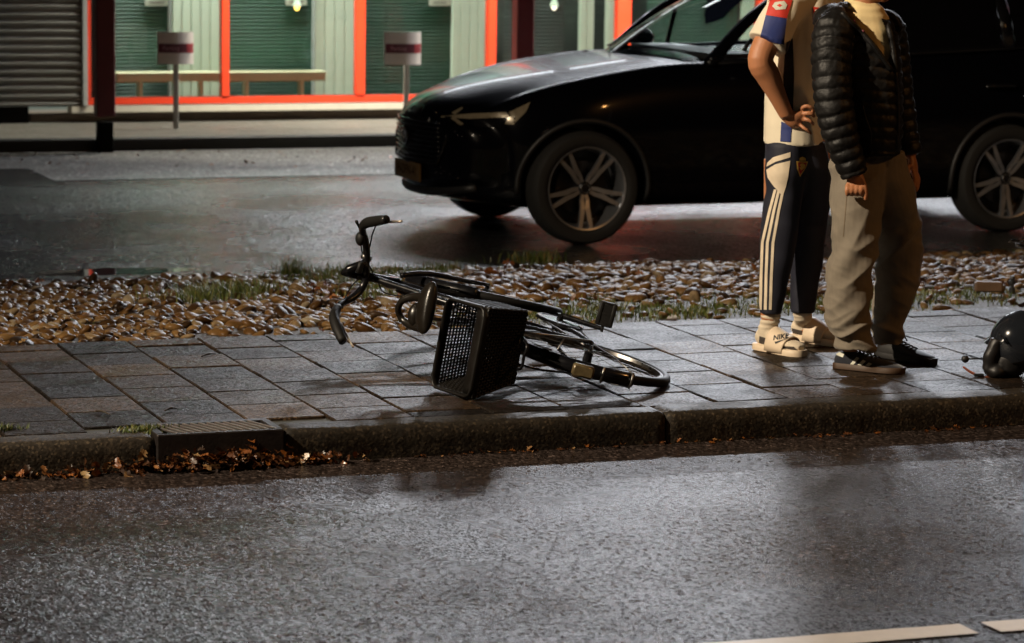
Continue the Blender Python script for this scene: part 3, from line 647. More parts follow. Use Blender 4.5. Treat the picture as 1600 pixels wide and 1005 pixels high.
# parking signs
M_sg = pm('sign_white', (.62, .55, .48), .45, var=.06); M_mar = pm('sign_maroon', (.06, .004, .010), .4); M_sred = pm('sign_red', (.3, .03, .035), .4); M_txt = pm('sign_text', (.35, .2, .22), .5); M_post = pm('grey_post', (.3, .29, .26), .45, .4)
def psign(xa, xb_, yt, ybm, pxp, pyb, lb):
    base = gp(pxp, pyb, ZF); Y = base[1]; A = at(xa, yt, Y); B = at(xb_, ybm, Y); t = thing('parking_sign', lb, 'sign', base, group='small parking signs on posts')
    xm, w_, h_ = (A[0]+B[0])/2, abs(B[0]-A[0]), abs(A[2]-B[2]); zc = (A[2]+B[2])/2
    pts = []
    for k in range(13):
        s = -1+2*k/12; pts.append((xm+s*w_/2, Y-.045*math.cos(s*math.pi/2)**.8-.01))
    m_ = MB(); m_.sheet([[(x, y, zc+h_/2*s) for s in (-1, 1)] for x, y in pts]); m_.sheet([[(x, y+.012, zc+h_/2*s) for s in (-1, 1)] for x, y in pts])
    m_.add([(x, y+dy, zc+h_/2) for x, y in pts for dy in (0, .012)], [(2*i, 2*i+1, 2*i+3, 2*i+2) for i in range(12)]); m_.build('board', M_sg, t, smooth=40, rec=False)
    yb = lambda x: np.interp(x, [q[0] for q in pts], [q[1] for q in pts])
    bz = zc+.0*h_; xsr = xm+w_*.29
    m_ = MB(); m_.sheet([[(x, yb(x)-.0015, bz+.145*h_*s) for s in (-1, 1)] for x in np.linspace(xm-w_/2+.003, xsr, 16)]); bd = m_.build('band', M_mar, t, rec=False)
    m_ = MB(); m_.sheet([[(x, yb(x)-.0015, bz+.145*h_*s) for s in (-1, 1)] for x in np.linspace(xsr, xm+w_/2-.003, 6)]); 
    m_.build('red_square', M_sred, t, rec=False)
    m_ = MB(); text_mesh(m_, 'Parking', .05, (xm-w_*.17, yb(xm)-.008, bz), (1, 0, 0), (0, 0, 1), .0); xq = (xsr+xm+w_/2)/2
    m_.build('lettering', M_txt, t, rec=False); m_ = MB(); m_.lathe((xq, yb(xq)-.006, bz), (0, 1, 0), [(.021, 0), (.021, .002), (.016, .002), (.016, 0)], 20, close=True); m_.box((xq, yb(xq)-.005, bz), (.005, .002, .036), [[math.cos(.7), 0, math.sin(.7)], [0, 1, 0], [-math.sin(.7), 0, math.cos(.7)]])
    m_.build('symbol', M_txt, t, rec=False)
    m_ = MB(); m_.bbox((base[0], Y, (zc+ZF)/2), (.044, .03, zc-ZF-.002), .004); m_.build('post', M_post, t)
psign(246, 302, 50, 100, 275, 201, 'small white parking sign on a grey post, fully in view on the platform')
psign(601, 657, 50, 101, 634, 199, 'small white parking sign whose post goes behind the car front')

# ------------------------------------------------------------------ street lamps outside the frame
def lamp(x, y, h, lb, power, colr, tgt, arm=1.2, cone=R(130), armdir=None):
    t = thing('street_lamp', lb, 'street lamp', (x, y, ZR)); d = nrm(np.array([tgt[0]-x, tgt[1]-y, 0])) if armdir is None else np.array([armdir[0], armdir[1], 0.0])
    MB().tube([(x, y, ZR), (x, y, 1.2), (x, y, h-.3), tuple(np.array([x, y, h])+d*.25), tuple(np.array([x, y, h+.05])+d*arm)], [.09, .07, .05, .045, .035], 14, smooth_n=4).build('pole', M_post, t, smooth=40)
    hd = np.array([x, y, h+.05])+d*(arm+.2); p_ = np.cross([0, 0, 1], d)
    MB().ell(hd, .34, .14, .07, [d, p_, [0, 0, 1]]).build('lamp_head', M_gfr, t, smooth=True)
    MB().ell(hd-[0, 0, .045], .24, .1, .045, [d, p_, [0, 0, 1]]).build('lens', pm('lamp_lens', colr, .3, emis=(colr, 5)), t, smooth=True)
    spot('lamp_glow', tuple(hd-[0, 0, .12]), tgt, power, colr, cone, .14, t, 1.0)
lamp(-4.6, 12.75, 6.8, 'warm street lamp with a long arm over the road, left of the photo', LK_WARM, WARM, (5.8, 11.2, .9), arm=3.2, cone=R(62), armdir=(0, -1))
for (x, k, lb) in ((8.9, .08, 'left floodlight on the canopy roof, over the fourth shop window'), (10.6, 1.0, 'middle floodlight on the canopy roof, over the parked car'), (15.4, .16, 'right floodlight on the canopy roof, beyond the parked car')):
    t = thing('floodlight', lb, 'floodlight', (x, YP-.1, HT+.3), group='floodlights on the canopy roof'); yz = (x, YP-.2, 5.8)
    MB().tube([(x, YP-.0, HT+.3), (x, YP-.0, 5.7), (x, YP-.14, 5.82)], [.03, .03, .02], 10).build('bracket', M_post, t, smooth=40)
    a_ = R(25); m_ = MB(); m_.bbox((x, YP-.2, 5.82), (1.0, .1, .3), .02, [[1, 0, 0], [0, math.cos(a_), math.sin(a_)], [0, -math.sin(a_), math.cos(a_)]]); m_.build('housing', M_gfr, t)
    m_ = MB(); m_.bbox((x, YP-.253, 5.795), (.92, .01, .24), .004, [[1, 0, 0], [0, math.cos(a_), math.sin(a_)], [0, -math.sin(a_), math.cos(a_)]]); m_.build('lens', M_tube, t)
    area('flood_glow', (x, YP-.28, 5.78), (R(-58), 0, 0), .9, .24, k*LK_BACK, COOL, t, 150)
lamp(12.5, 4.2, 6.5, 'orange street lamp on the near side of the road, right of the photographer', LK_OR, (1, .46, .14), (7.0, 10.0, .3))
# ------------------------------------------------------------------ the parked car
from mathutils.bvhtree import BVHTree
M_paintc = pm('black_car_paint', (.002, .0022, .0035), .25, 0, var=.1, scale=3, rvar=.05, coat=.35, spec=.05)
M_paintc.node_tree.nodes['Principled BSDF'].inputs['Coat Roughness'].default_value = .05
M_plas = pm('black_plastic', (.012, .012, .013), .5, bump=.2, bscale=200)
M_gbk = pm('gloss_black', (.006, .006, .007), .12, rvar=.04)
M_tyre = pm('tyre_rubber', (.009, .0085, .008), .8, bump=.3, bscale=120)
M_rim = pm('machined_alloy', (.5, .52, .56), .35, .9, var=.08, scale=10)
M_rimd = pm('dark_alloy', (.02, .02, .022), .35, .6)
M_chr = pm('chrome', (.7, .7, .7), .12, 1, rvar=.05)
M_lens = pm('headlight_lens', (.26, .22, .15), .18, .2, var=.3, scale=40)
M_plate = pm('plate_yellow', (.12, .06, .008), .5)
M_tint = pm('tinted_glass', (.004, .004, .005), .06, rvar=.03)
M_int = pm('car_interior', (.02, .02, .022), .7)
PHI = R(1.0); CX = np.array([math.cos(PHI), math.sin(PHI), 0]); CYv = np.array([-math.sin(PHI), math.cos(PHI), 0])
c0 = gp(917, 384, ZP); WB = float((atp(1577, 300, c0, CYv)-c0)@CX); XF = .86; HW = .95; WR = .358
CORG = c0 - CX*XF + CYv*.94; CORG[2] = ZP
car = thing('parked_car', 'black estate car parked on the wet road behind the two people', 'car', CORG, PHI)
def c2w(p): return CORG + CX*p[0] + CYv*p[1] + np.array([0, 0, p[2]])
def w2c(p): d = np.array(p)-CORG; return np.array([d@CX, d@CYv, d[2]])
def cat_px(px, py, y): return w2c(atp(px, py, CORG+CYv*y, CYv))   # photo point on the car plane y
LEN = XF+WB+.95
S_ = [0, .03, .09, .2, .4, .65, .9, 1.2, 1.45, 1.7, 2.2, 2.8, 3.3, XF+WB-.45, XF+WB, XF+WB+.45, LEN-.12, LEN-.02, LEN]
tI = lambda s, t: float(np.interp(s, [a for a, _ in t], [b for _, b in t]))
ZC = [(0, .77), (.03, .81), (.09, .865), (.2, .915), (.4, .98), (.65, 1.035), (.9, 1.08), (1.2, 1.125), (1.45, 1.16), (1.9, 1.17), (3.5, 1.22), (LEN-.3, 1.24), (LEN-.02, 1.12), (LEN, 1.0)]
ZBt = [(0, .36), (.03, .30), (.09, .26), (.2, .235), (.5, .21), (LEN-.9, .21), (LEN-.1, .32), (LEN, .42)]
WS = [(0, .80), (.03, .845), (.09, .875), (.2, .91), (.4, .95), (.65, .985), (.9, 1), (1.5, .985), (2.8, .985), (XF+WB, 1.0), (LEN-.4, .965), (LEN-.02, .88), (LEN, .82)]
TT = [(0, 1), (.22, .998), (.45, .988), (.62, .968), (.70, .950), (.765, .975), (.80, .955), (.865, .89), (.905, .79), (.935, .63), (.932, .44), (.925, .26), (.92, .14), (.885, .03), (.70, 0), (.35, 0), (0, 0)]
rings = []
for s in S_:
    zc, zb, ws = tI(s, ZC), tI(s, ZBt), tI(s, WS); k = max(0, 1-s/1.0); kr = max(0, 1-(LEN-s)/.6)
    half = []
    for (y, t) in TT:
        bow = .40*abs(y/.95)**2.3*k - .25*abs(y/.95)**2.3*kr
        tuck = 0
        if s < .25: tuck = .035*math.exp(-((t-.33)/.1)**2)*(1-s/.25)+(-.02*math.exp(-((t-0)/.08)**2))*(1-s/.25)
        half.append((s+bow+tuck, -y*ws, zb+t*(zc-zb)))
    ring = half + [(p[0], -p[1], p[2]) for p in half[-2:0:-1]]
    rings.append(ring)
mb = MB()
c_f = np.mean([rings[0][0], rings[0][16]], 0)
zm_ = (rings[0][0][2]+rings[0][16][2])/2
shr = [[(-.012*(1-q)+.40*abs(p[1]*q/.95)**2.3, p[1]*q, zm_+(p[2]-zm_)*q) for p in rings[0]] for q in (.15, .5, .8, .93)]
endr = [[tuple(np.array(p)*q+np.array([p[0], 0, .7])*(1-q)) for p in rings[-1]] for q in (.75, .35)]
mb.loft(shr+rings+endr, True)
body = mb.build('body', M_paintc, car, smooth=True, local=True)
md = body.modifiers.new('s', 'SUBSURF'); md.levels = 2; md.render_levels = 2; ev(body)
cut = MB()
for ax_ in (XF, XF+WB):
    for sd in (-1, 1): cut.lathe((ax_, sd*.90, WR+.005), (0, 1, 0), [(.405, -.22), (.405, .22)], 48)
cm = bpy.data.objects.new('cut', cut.mesh('cut', M_plas)); col.objects.link(cm); cm.parent = car
bo = body.modifiers.new('b', 'BOOLEAN'); bo.operation = 'DIFFERENCE'; bo.object = cm; bo.solver = 'EXACT'
bpy.context.view_layer.update(); ev(body); bpy.data.objects.remove(cm)
body.data.polygons.foreach_set('use_smooth', [True]*len(body.data.polygons)); body.data.set_sharp_from_angle(angle=R(38))
bvh = BVHTree.FromPolygons([v.co for v in body.data.vertices], [tuple(p.vertices) for p in body.data.polygons])
camc = w2c(CO)
def onbody(px, py, off=.004):
    d = w2c(CO+raydir(px, py))-camc; d = nrm(d); h = bvh.ray_cast(Vector(camc), Vector(d))
    if h[0] is None: return None
    n = np.array(h[1]); n = n if n@d < 0 else -n
    return np.array(h[0]) + n*off
def patch(mb, poly4, nu=8, nv=3, off=.005, mi=0):            # px quad a-b-c-d draped over the body
    a, b, c, d = [np.array(q, float) for q in poly4]; g = []
    for i in range(nu+1):
        r_ = []
        for j in range(nv+1):
            u, v = i/nu, j/nv; q = (a*(1-u)+b*u)*(1-v)+(d*(1-u)+c*u)*v; p = onbody(q[0], q[1], off)
            if p is None: p = r_[-1] if r_ else (g[-1][j] if g else np.zeros(3))
            r_.append(p)
        g.append(r_)
    mb.sheet(g, mi)
def mirror(o, name=None):
    m2 = o.copy(); m2.data = o.data.copy(); col.objects.link(m2); m2.parent = o.parent
    for v in m2.data.vertices: v.co.y = -v.co.y
    m2.data.flip_normals(); return m2
# arch trims
for ax_ in (XF, XF+WB):
    for sd in (-1, 1):
        m_ = MB(); P_ = []; 
        for t in np.linspace(R(-12), R(192), 30):
            q = np.array([ax_+.425*math.cos(t), 0, WR+.425*math.sin(t)]); h = bvh.ray_cast(Vector((q[0], sd*1.6, q[2])), Vector((0, -sd, 0)))
            if h[0] is not None and abs(h[0].y) > .8 and q[2] > .2: P_.append(np.array(h[0]))
        if len(P_) > 4: m_.tube(P_, .018, 8, ell=1.0); m_.build('wheel_arch_trim', M_plas, car, smooth=True, local=True)
# wheels
def wheel(ax_, sd):
    o = thing('wheel', None, None, (ax_, sd*.83, WR), 0); o.parent = car
    m_ = MB(); c_ = (0, 0, 0); A = (0, sd, 0)
    m_.lathe(c_, A, [(.262, .095), (.275, .108), (.30, .116), (.335, .108), (.352, .085), (.358, .05), (.358, -.05), (.352, -.09), (.30, -.11), (.262, -.1)], 64, close=True); m_.build('tyre', M_tyre, o, smooth=40, local=True)
    m_ = MB(); m_.lathe(c_, A, [(.266, .094), (.262, .103), (.254, .100), (.248, .085), (.238, .0), (.236, -.09), (.262, -.098), (.262, .09)], 64, close=True); m_.build('rim', M_rim, o, smooth=40, local=True)
    m_ = MB(); m_.lathe(c_, A, [(.245, -.07), (.0, -.06)], 40, close=False); m_.lathe(c_, A, [(.17, -.03), (.17, -.01), (.0, -.01)], 32); m_.build('brake_disc', M_rimd, o, local=True)
    for k in range(5):
        base = R(-90)+k*R(72)+R(0)
        for e in (-1, 1):
            a0 = base+e*R(5.5)
            def P(r, th, h): return np.array([r*math.cos(th)*(-1), sd*h, r*math.sin(th)])
            m_ = MB(); rg = []
            for (r, da, w_, h) in ((.035, e*R(10), .010, .055), (.08, e*R(7), .013, .062), (.13, e*R(1.5), .0155, .072), (.2, e*R(2.5), .0135, .083), (.25, e*R(3.0), .012, .09)):
                c_a = a0+da; t_ = np.array([math.sin(c_a), 0, math.cos(c_a)]); c0_ = P(r, c_a, h)
                rg.append([c0_-t_*w_, c0_+t_*w_, c0_+t_*w_*.8-[0, sd*.03, 0], c0_-t_*w_*.8-[0, sd*.03, 0]])
            m_.loft(rg); m_.build('spoke', M_rim, o, local=True)
    m_ = MB(); m_.lathe(c_, A, [(.0, .072), (.026, .07), (.03, .062), (.045, .055), (.05, .02), (.05, -.02)], 28); m_.build('hub', M_rimd, o, smooth=40, local=True)
    m_ = MB(); m_.lathe(c_, A, [(.026, .0715), (.028, .0735), (.031, .0715), (.029, .066)], 24, close=True); m_.build('hub_ring', M_chr, o, smooth=True, local=True)
    return o
for a_ in (XF, XF+WB):
    for sd in (-1, 1): wheel(a_, sd)
# underside liner between wheels (axle / floor)
m_ = MB(); m_.bbox((LEN/2, 0, .27), (LEN-1.0, 1.2, .12), .03); m_.build('underbody', M_plas, car, local=True)
# greenhouse
wsb = lambda v: np.array([1.42+.36*abs(v)**2.2, v*.74, 1.155-.015*abs(v)])
wst = lambda v: np.array([2.34+.10*abs(v)**2, v*.58, 1.665-.06*abs(v)**2])
def arc(a, b, t, h=.035): return a*(1-t)+b*t+np.array([-.3, 0, .9])*h*4*t*(1-t)
m_ = MB(); m_.sheet([[arc(wsb(v), wst(v), t) for t in np.linspace(0, 1, 9)] for v in np.linspace(-1, 1, 17)]); m_.build('windscreen', M_glass, car, smooth=True, local=True)
xr1, xr2 = XF+WB+.35, LEN-.08
belt = lambda x, sd: np.array([x, sd*(.80-.10*max(0, (x-XF-WB)/1.0)), tI(x, [(1.4, 1.125), (2.2, 1.145), (3.5, 1.20), (LEN, 1.25)])])
roofl = lambda x, sd: np.array([x, sd*tI(x, [(2.4, .585), (3.0, .61), (xr1, .57), (LEN, .55)]), tI(x, [(2.4, 1.605), (3.0, 1.65), (3.8, 1.635), (xr1, 1.56), (LEN, 1.44)])])
m_ = MB(); g = [[wst(v)+np.array([0, 0, .0]) for v in np.linspace(-1, 1, 13)]]
for x in np.linspace(2.65, xr1, 9):
    e = roofl(x, 1); g.append([np.array([x, v*e[1], e[2]+.05*(1-v*v)]) for v in np.linspace(-1, 1, 13)])
m_.sheet(g); m_.build('roof', M_paintc, car, smooth=True, local=True)
for sd in (-1, 1):
    m_ = MB(); m_.tube([belt(1.74, sd)+[0, 0, -.01], (belt(1.74, sd)+wst(sd))/2+[-.02, sd*.015, .045], wst(sd)+[.02, sd*.01, 0], roofl(2.8, sd), roofl(3.4, sd), roofl(xr1, sd), np.array([xr2, sd*.62, 1.23])], [.045, .038, .036, .035, .035, .04, .05], 10, smooth_n=6); m_.build('pillar_rail', M_paintc, car, smooth=True, local=True)
    def side(x, t, o=0): return belt(x, sd)*(1-t)+roofl(max(x, 2.42), sd)*t+np.array([0, sd*(.03*4*t*(1-t)+o), 0])
    # quarter light, front door glass, rear door glass
    for (xa, xb_, nm) in ((1.84, 2.12, 'quarter_light'), (2.16, 2.93, 'door_glass'), (3.03, 3.87, 'rear_door_glass'), (3.97, xr1+.2, 'rear_quarter_glass')):
        g = []
        for x in np.linspace(xa, xb_, 7):
            tm = min(.96, max(.12, (x-1.74)/(2.44-1.74))) if x < 2.42 else .96
            g.append([side(x, t) + (np.array([(0 if x > 2.1 else 0), 0, 0])) if x >= 2.42 else belt(x, sd)*(1-t)+(belt(1.74, sd)*(1-tm)+wst(sd)*tm)*t for t in np.linspace(.03, .97, 6)])
        m_ = MB(); m_.sheet(g); m_.build(nm, M_tint if nm[:4] == 'rear' else M_glass, car, smooth=True, local=True)
    for x in (2.98, 3.92):
        m_ = MB(); m_.tube([side(x, 0, .005), side(x, .5, .005), side(x, 1, 0)], .045, 8, ell=.35, up=(1, 0, 0)); m_.build('door_pillar', M_gbk, car, smooth=True, local=True)
    m_ = MB(); m_.tube([belt(1.72, sd), belt(2.1, sd), belt(2.8, sd), belt(3.7, sd), belt(xr1+.3, sd)], .022, 8); m_.build('window_trim', M_gbk, car, smooth=True, local=True)
    m_ = MB(); m_.tube([belt(2.14, sd), belt(1.74, sd)*(1-.58)+wst(sd)*.58], .016, 8); m_.build('quarter_post', M_gbk, car, smooth=True, local=True)
    # mirror
    mo = MB(); mc = np.array([2.04, sd*1.0, 1.20]); mo.ell(mc, .085, .12, .075, u=20, v=14); mo.tube([mc-[0, sd*.1, .03], (2.06, sd*.82, 1.12)], .028, 8); mo.build('door_mirror', M_gbk, car, smooth=True, local=True)
    for x in (2.78, 3.78):
        m_ = MB(); m_.tube([(x-.10, sd*.925, .97), (x-.06, sd*.95, .975), (x+.08, sd*.95, .977), (x+.12, sd*.925, .975)], .014, 8, smooth_n=3); m_.build('door_handle', M_gbk, car, smooth=True, local=True)
m_ = MB(); g = [[np.array([xr1+(xr2-xr1)*t, v*(.57+.05*t), 1.58-.35*t+.04*(1-v*v)]) for t in np.linspace(0, 1, 5)] for v in np.linspace(-1, 1, 9)]; m_.sheet(g); m_.build('rear_window', M_gbk, car, smooth=True, local=True)
# interior seen through the glass
m_ = MB(); m_.bbox((1.98, 0, 1.15), (.36, 1.36, .06), .03); m_.build('dashboard', M_int, car, local=True)
for y in (-.37, .37):
    m_ = MB(); m_.bbox((3.0, y, 1.15), (.14, .46, .42), .06); m_.bbox((3.03, y, 1.43), (.09, .26, .16), .04); m_.tube([(3.03, y, 1.25), (3.03, y, 1.4)], .03, 8); m_.build('front_seat', M_int, car, local=True)
m_ = MB(); m_.tube([(2.25+.05*math.sin(t), -.37+.18*math.cos(t), 1.13+.15*math.sin(t)) for t in np.linspace(0, 2*math.pi, 24, endpoint=False)], .015, 8, closed=True, cap=False); m_.build('steering_wheel', M_int, car, smooth=True, local=True)
m_ = MB(); m_.bbox((2.22, 0, 1.54), (.04, .22, .07), .015); m_.tube([(2.22, 0, 1.56), (2.27, 0, 1.62)], .012, 8); m_.build('rear_view_mirror', M_int, car, local=True)
# wiper at the bonnet edge
m_ = MB(); m_.tube([cat_px(905, 84, .55), cat_px(915, 80, .55), cat_px(930, 86, .5)], [.006, .014, .006], 8); m_.tube([wsb(.7)+[-.0, 0, .03], wsb(.1)+[-.01, 0, .05]], .007, 6); m_.build('wiper', M_plas, car, local=True)
# headlight: T-shaped lit-coloured reflector behind a clear lens
m_ = MB()
patch(m_, [(690, 182), (735, 178), (735, 186), (690, 184)], 6, 2)
patch(m_, [(735, 178), (795, 175.5), (795, 183), (735, 186)], 8, 2)
patch(m_, [(795, 176), (829, 160), (822, 175), (803, 194)], 8, 6)
patch(m_, [(795, 183), (806, 182), (803, 195), (789, 194)], 4, 4)
patch(m_, [(706, 177), (722, 168), (724, 170), (712, 180)], 4, 2, .006)
patch(m_, [(702, 184), (712, 184), (725, 195), (720, 197)], 4, 2, .006)
hl = m_.build('headlight', M_lens, car, local=True, smooth=True); 
for v in hl.data.vertices: pass
mirror(hl)
for (a, b, q) in ((794, 177, .010), (804, 185, .007), (803, 191, .005)):
    p = onbody(a, b, .008)
    if p is not None: MB().ell(p, q, q, q, u=10, v=8).build('headlight_bead', M_chr, hl, smooth=True, local=True)
m_ = MB(); patch(m_, [(738, 187), (788, 186), (782, 198), (742, 199)], 6, 3, .003); g2 = m_.build('headlight_well', M_gbk, car, local=True, smooth=True); mirror(g2)
# grille, emblem, plate, lower intake
def frontp(y, z, off=.0):
    h = bvh.ray_cast(Vector((-1, y, z)), Vector((1, 0, 0))); return np.array(h[0])+[-off, 0, 0] if h[0] else np.array([0, y, z])
m_ = MB(); gy = np.linspace(-.42, .42, 13)
for z in np.arange(.50, .76, .03): m_.tube([frontp(y, z, .008) for y in gy], .006, 6)
gr = m_.build('grille_bars', M_gbk, car, smooth=True, local=True)
m_ = MB(); m_.tube([frontp(y, z, .008) for y, z in ((-.45, .775), (-.47, .62), (-.4, .48), (0, .47), (.4, .48), (.47, .62), (.45, .775), (0, .785))], .012, 8, closed=True, cap=False, smooth_n=0); m_.build('grille_frame', M_gbk, car, smooth=True, local=True)
m_ = MB(); m_.tube([frontp(-.30, .76, .014), frontp(.26, .50, .014)], .011, 6); e_ = frontp(0, .63, .02); m_.build('grille_sash', M_chr, car, smooth=True, local=True)
m_ = MB(); m_.lathe(e_, (-1, 0, 0), [(.058, -.008), (.058, .008), (.046, .012), (.044, .004), (.0, .002)], 28); m_.build('emblem', M_chr, car, smooth=40, local=True)
py0 = frontp(0, .41, .012); m_ = MB(); m_.bbox((py0[0], 0, .41), (.012, .50, .115), .003); pl = m_.build('licence_plate', M_plate, car, local=True)
m_ = MB(); text_mesh(m_, 'H-DFN-41', .088, (py0[0]-.0075, 0, .41), (0, -1, 0), (0, 0, 1), .0); m_.build('plate_characters', M_black, pl, local=True, rec=False)
m_ = MB(); m_.tube([frontp(y, z, .0) for y, z in ((-.62, .345), (-.3, .30), (0, .29), (.3, .30), (.62, .345))], .03, 10, smooth_n=3); m_.build('front_splitter', M_plas, car, smooth=True, local=True)
# rear lights
for sd in (-1, 1):
    m_ = MB(); m_.tube([(LEN-.22, sd*.80, 1.05), (LEN-.16, sd*.83, .93), (LEN-.12, sd*.80, .80)], .04, 8); m_.build('tail_light', M_sred, car, smooth=True, local=True)
# raindrop glints on the near front corner: small beads of water
m_ = MB()
for (a, b) in ((682, 176), (717, 211), (722, 213), (733, 204), (750, 212), (746, 220), (712, 205), (681, 270), (690, 271), (694, 267), (703, 272), (689, 262), (716, 278), (789, 298), (795, 289), (789, 158), (726, 308)):
    p = onbody(a, b, .002)
    if p is not None: m_.ell(p, .0045, .0045, .0045, u=8, v=6)
m_.build('water_drops', M_chr, car, smooth=True, local=True)
# ------------------------------------------------------------------ the fallen bicycle
M_bblk = pm('bike_black_enamel', (.005, .005, .006), .22, var=.3, scale=30, spec=.35, coat=.4)
M_brub = pm('bike_rubber', (.007, .0065, .006), .6, spec=.25, bump=.3, bscale=200)
M_steel = pm('dull_steel', (.34, .33, .32), .32, 1.0, var=.3, scale=60)
M_rimb = pm('bike_rim', (.13, .125, .12), .3, 1.0, var=.3, scale=60)
M_sad = pm('saddle_vinyl', (.010, .008, .006), .3, spec=.4, bump=.15, bscale=150)
M_skin_l = pm('aluminium_lever', (.55, .47, .38), .35, .9)
BH = np.array([4.309, 10.97, .098]); BF, BU, BS = np.array([-.039, .995, .091]), np.array([-.971, -.059, .232]), np.array([.236, -.079, .969])
bike = thing('bicycle', 'black city bicycle lying on its side on the sidewalk with a rear basket', 'bicycle', (BH[0], BH[1], 0))
def B3(f, u, s=0.0): return BH+BF*f+BU*u+BS*s
def bpf(px, py, f): return atp(px, py, B3(f, 0), BF)
def bps(px, py, s): return atp(px, py, B3(0, 0, s), BS)
ST = R(8); BFf = BF*math.cos(ST)-BS*math.sin(ST); BSf = BS*math.cos(ST)+BF*math.sin(ST)
def wheelb(cf, cu, BF=BF, BS=BS):
    o = thing('wheel', None, None, Vector(B3(cf, cu))-bike.location, 0); o.parent = bike
    C_ = B3(cf, cu)
    def ring(r, s, n=72): return [C_+BF*r*math.cos(t)+BU*r*math.sin(t)+BS*s for t in np.linspace(0, 2*math.pi, n, endpoint=False)]
    m_ = MB(); m_.tube(ring(.318, 0), .0195, 12, closed=True, cap=False, up=BS); m_.build('tyre', M_brub, o, smooth=True)
    m_ = MB(); m_.loft([ring(.307, -.012), ring(.292, -.013), ring(.288, 0), ring(.292, .013), ring(.307, .012), ring(.300, 0)], False, closed=True); m_.build('rim', M_rimb, o, smooth=30)
    m_ = MB(); 
    for k in range(28):
        t = 2*math.pi*k/28; sd = 1 if k % 2 else -1; a2 = t+(.9 if k % 4 < 2 else -.9)
        m_.tube([C_+(BF*math.cos(a2)+BU*math.sin(a2))*.022+BS*sd*.03, C_+(BF*math.cos(t)+BU*math.sin(t))*.290], .0011, 4)
    sp_ = m_.build('spokes', M_steel, o); 
    m_ = MB(); m_.tube([C_-BS*.05, C_-BS*.032, C_-BS*.03, C_-BS*.026, C_+BS*.026, C_+BS*.03, C_+BS*.032, C_+BS*.05], [.010, .010, .028, .018, .018, .028, .010, .010], 16); m_.build('hub', M_bblk, o, smooth=40)
    return o
wheelb(0, 0); wheelb(1.10, 0.0, BFf, BSf)
def arcf(cf, cu, a0, a1, r=.350, w_=.028, name='mudguard', BF=BF, BS=BS):
    B3 = lambda f, u, s: BH+(np.array([-.039, .995, .091])*cf)+BF*(f-cf)+BU*u+BS*s
    m_ = MB(); g = []
    for t in np.linspace(a0, a1, 40):
        row = []
        for q in np.linspace(-1, 1, 9):
            rr = r-.016*q*q; row.append(B3(cf+rr*math.cos(t), cu+rr*math.sin(t), w_*q))
        g.append(row)
    m_.sheet(g); o = m_.build(name, M_bblk, bike, smooth=True); md = o.modifiers.new('s', 'SOLIDIFY'); md.thickness = .0025; bpy.context.view_layer.update(); ev(o); return o
arcf(0, 0, R(35), R(188)); arcf(1.10, 0, R(-5), R(150), w_=.030, BF=BFf, BS=BSf)
def tb(name, pts, r, mat=None, n=0, seg=10, parent=None, **k):
    m_ = MB(); m_.tube(pts, r, seg, smooth_n=n, **k); return m_.build(name, mat or M_bblk, parent or bike, smooth=True)
tb('down_tube', [B3(.965, .50), B3(.46, -.06)], .0155); tb('top_tube', [B3(.945, .60), B3(.70, .36), B3(.38, .12)], .0135, n=5)
tb('seat_tube', [B3(.46, -.06), B3(.25, .48)], .0155); tb('seat_post', [B3(.25, .48), B3(.19, .635)], .0125, M_steel)
tb('head_tube', [B3(.97, .46), B3(.93, .66)], .019)
for s in (-1, 1):
    tb('chain_stay', [B3(.44, -.055, s*.03), B3(.25, -.03, s*.055), B3(0, 0, s*.06)], .0085, n=3)
    tb('seat_stay', [B3(.27, .42, s*.02), B3(.2, .3, s*.045), B3(0, 0, s*.06)], .0075, n=3)
    tb('fork_blade', [B3(.975, .45, s*.03), B3(1.02, .32, s*.055), B3(1.05, .12, s*.055), B3(1.10, 0, s*.052)], [.012, .012, .010, .008], n=4)
    tb('mudguard_stay', [B3(0, 0, s*.06), B3(-.20, -.02, s*.05), B3(-.346, -.03, s*.028)], .0025, M_steel)
    tb('rack_strut', [B3(-.0, .01, s*.068), B3(-.09, .22, s*.07), B3(-.12, .40, s*.06)], .005, M_bblk if s < 0 else M_steel)
tb('bottom_bracket', [B3(.46, -.06, -.05), B3(.46, -.06, .05)], .024)
tb('carrier', [B3(.24, .41, -.03), B3(.15, .41, -.06), B3(-.26, .41, -.06), B3(-.30, .41, 0), B3(-.26, .41, .06), B3(.15, .41, .06), B3(.24, .41, .03)], .006, n=4)
for f in (-.22, -.12, -.02, .08): tb('carrier_bar', [B3(f, .41, -.06), B3(f, .41, .06)], .004)
# chain guard disc and chain case
m_ = MB(); cg = []
for t in np.linspace(0, 2*math.pi, 48, endpoint=False):
    f, u = .46+.098*math.cos(t), -.06+.098*math.sin(t)
    if math.cos(t) < 0: f = .46+.098*math.cos(t)*1.5; u = -.06+.098*math.sin(t)*(1-.25*math.cos(t)**2)
    cg.append((f, u))
m_.loft([[B3(.46+(f-.46)*q, -.06+(u+.06)*q, s) for f, u in cg] for q, s in ((1, .048), (1.0, .058), (.97, .061), (.80, .063), (.77, .060), (.3, .062))], True); m_.build('chain_guard', M_bblk, bike, smooth=35)
tb('chain', [B3(.46, .02, .047), B3(.0, .03, .047)], .004, M_steel); tb('chain', [B3(.46, -.14, .047), B3(.0, -.03, .047)], .004, M_steel)
ce = bps(941, 514, .078); m_ = MB(); m_.tube([B3(.46, -.06, .05), B3(.46, -.06, .085)], .014, 12); m_.tube([B3(.46, -.06, .078), ce], [.012, .009], 10, ell=.6, up=BS); cr1 = m_.build('crank_arm', M_bblk, bike, smooth=40)
ol = 2*B3(.46, -.06, 0)-(ce-BS*.078); co_ = ol-BS*.078; co_[2] = max(co_[2], .02)
tb('crank_arm', [B3(.46, -.06, -.078), co_], [.012, .009])
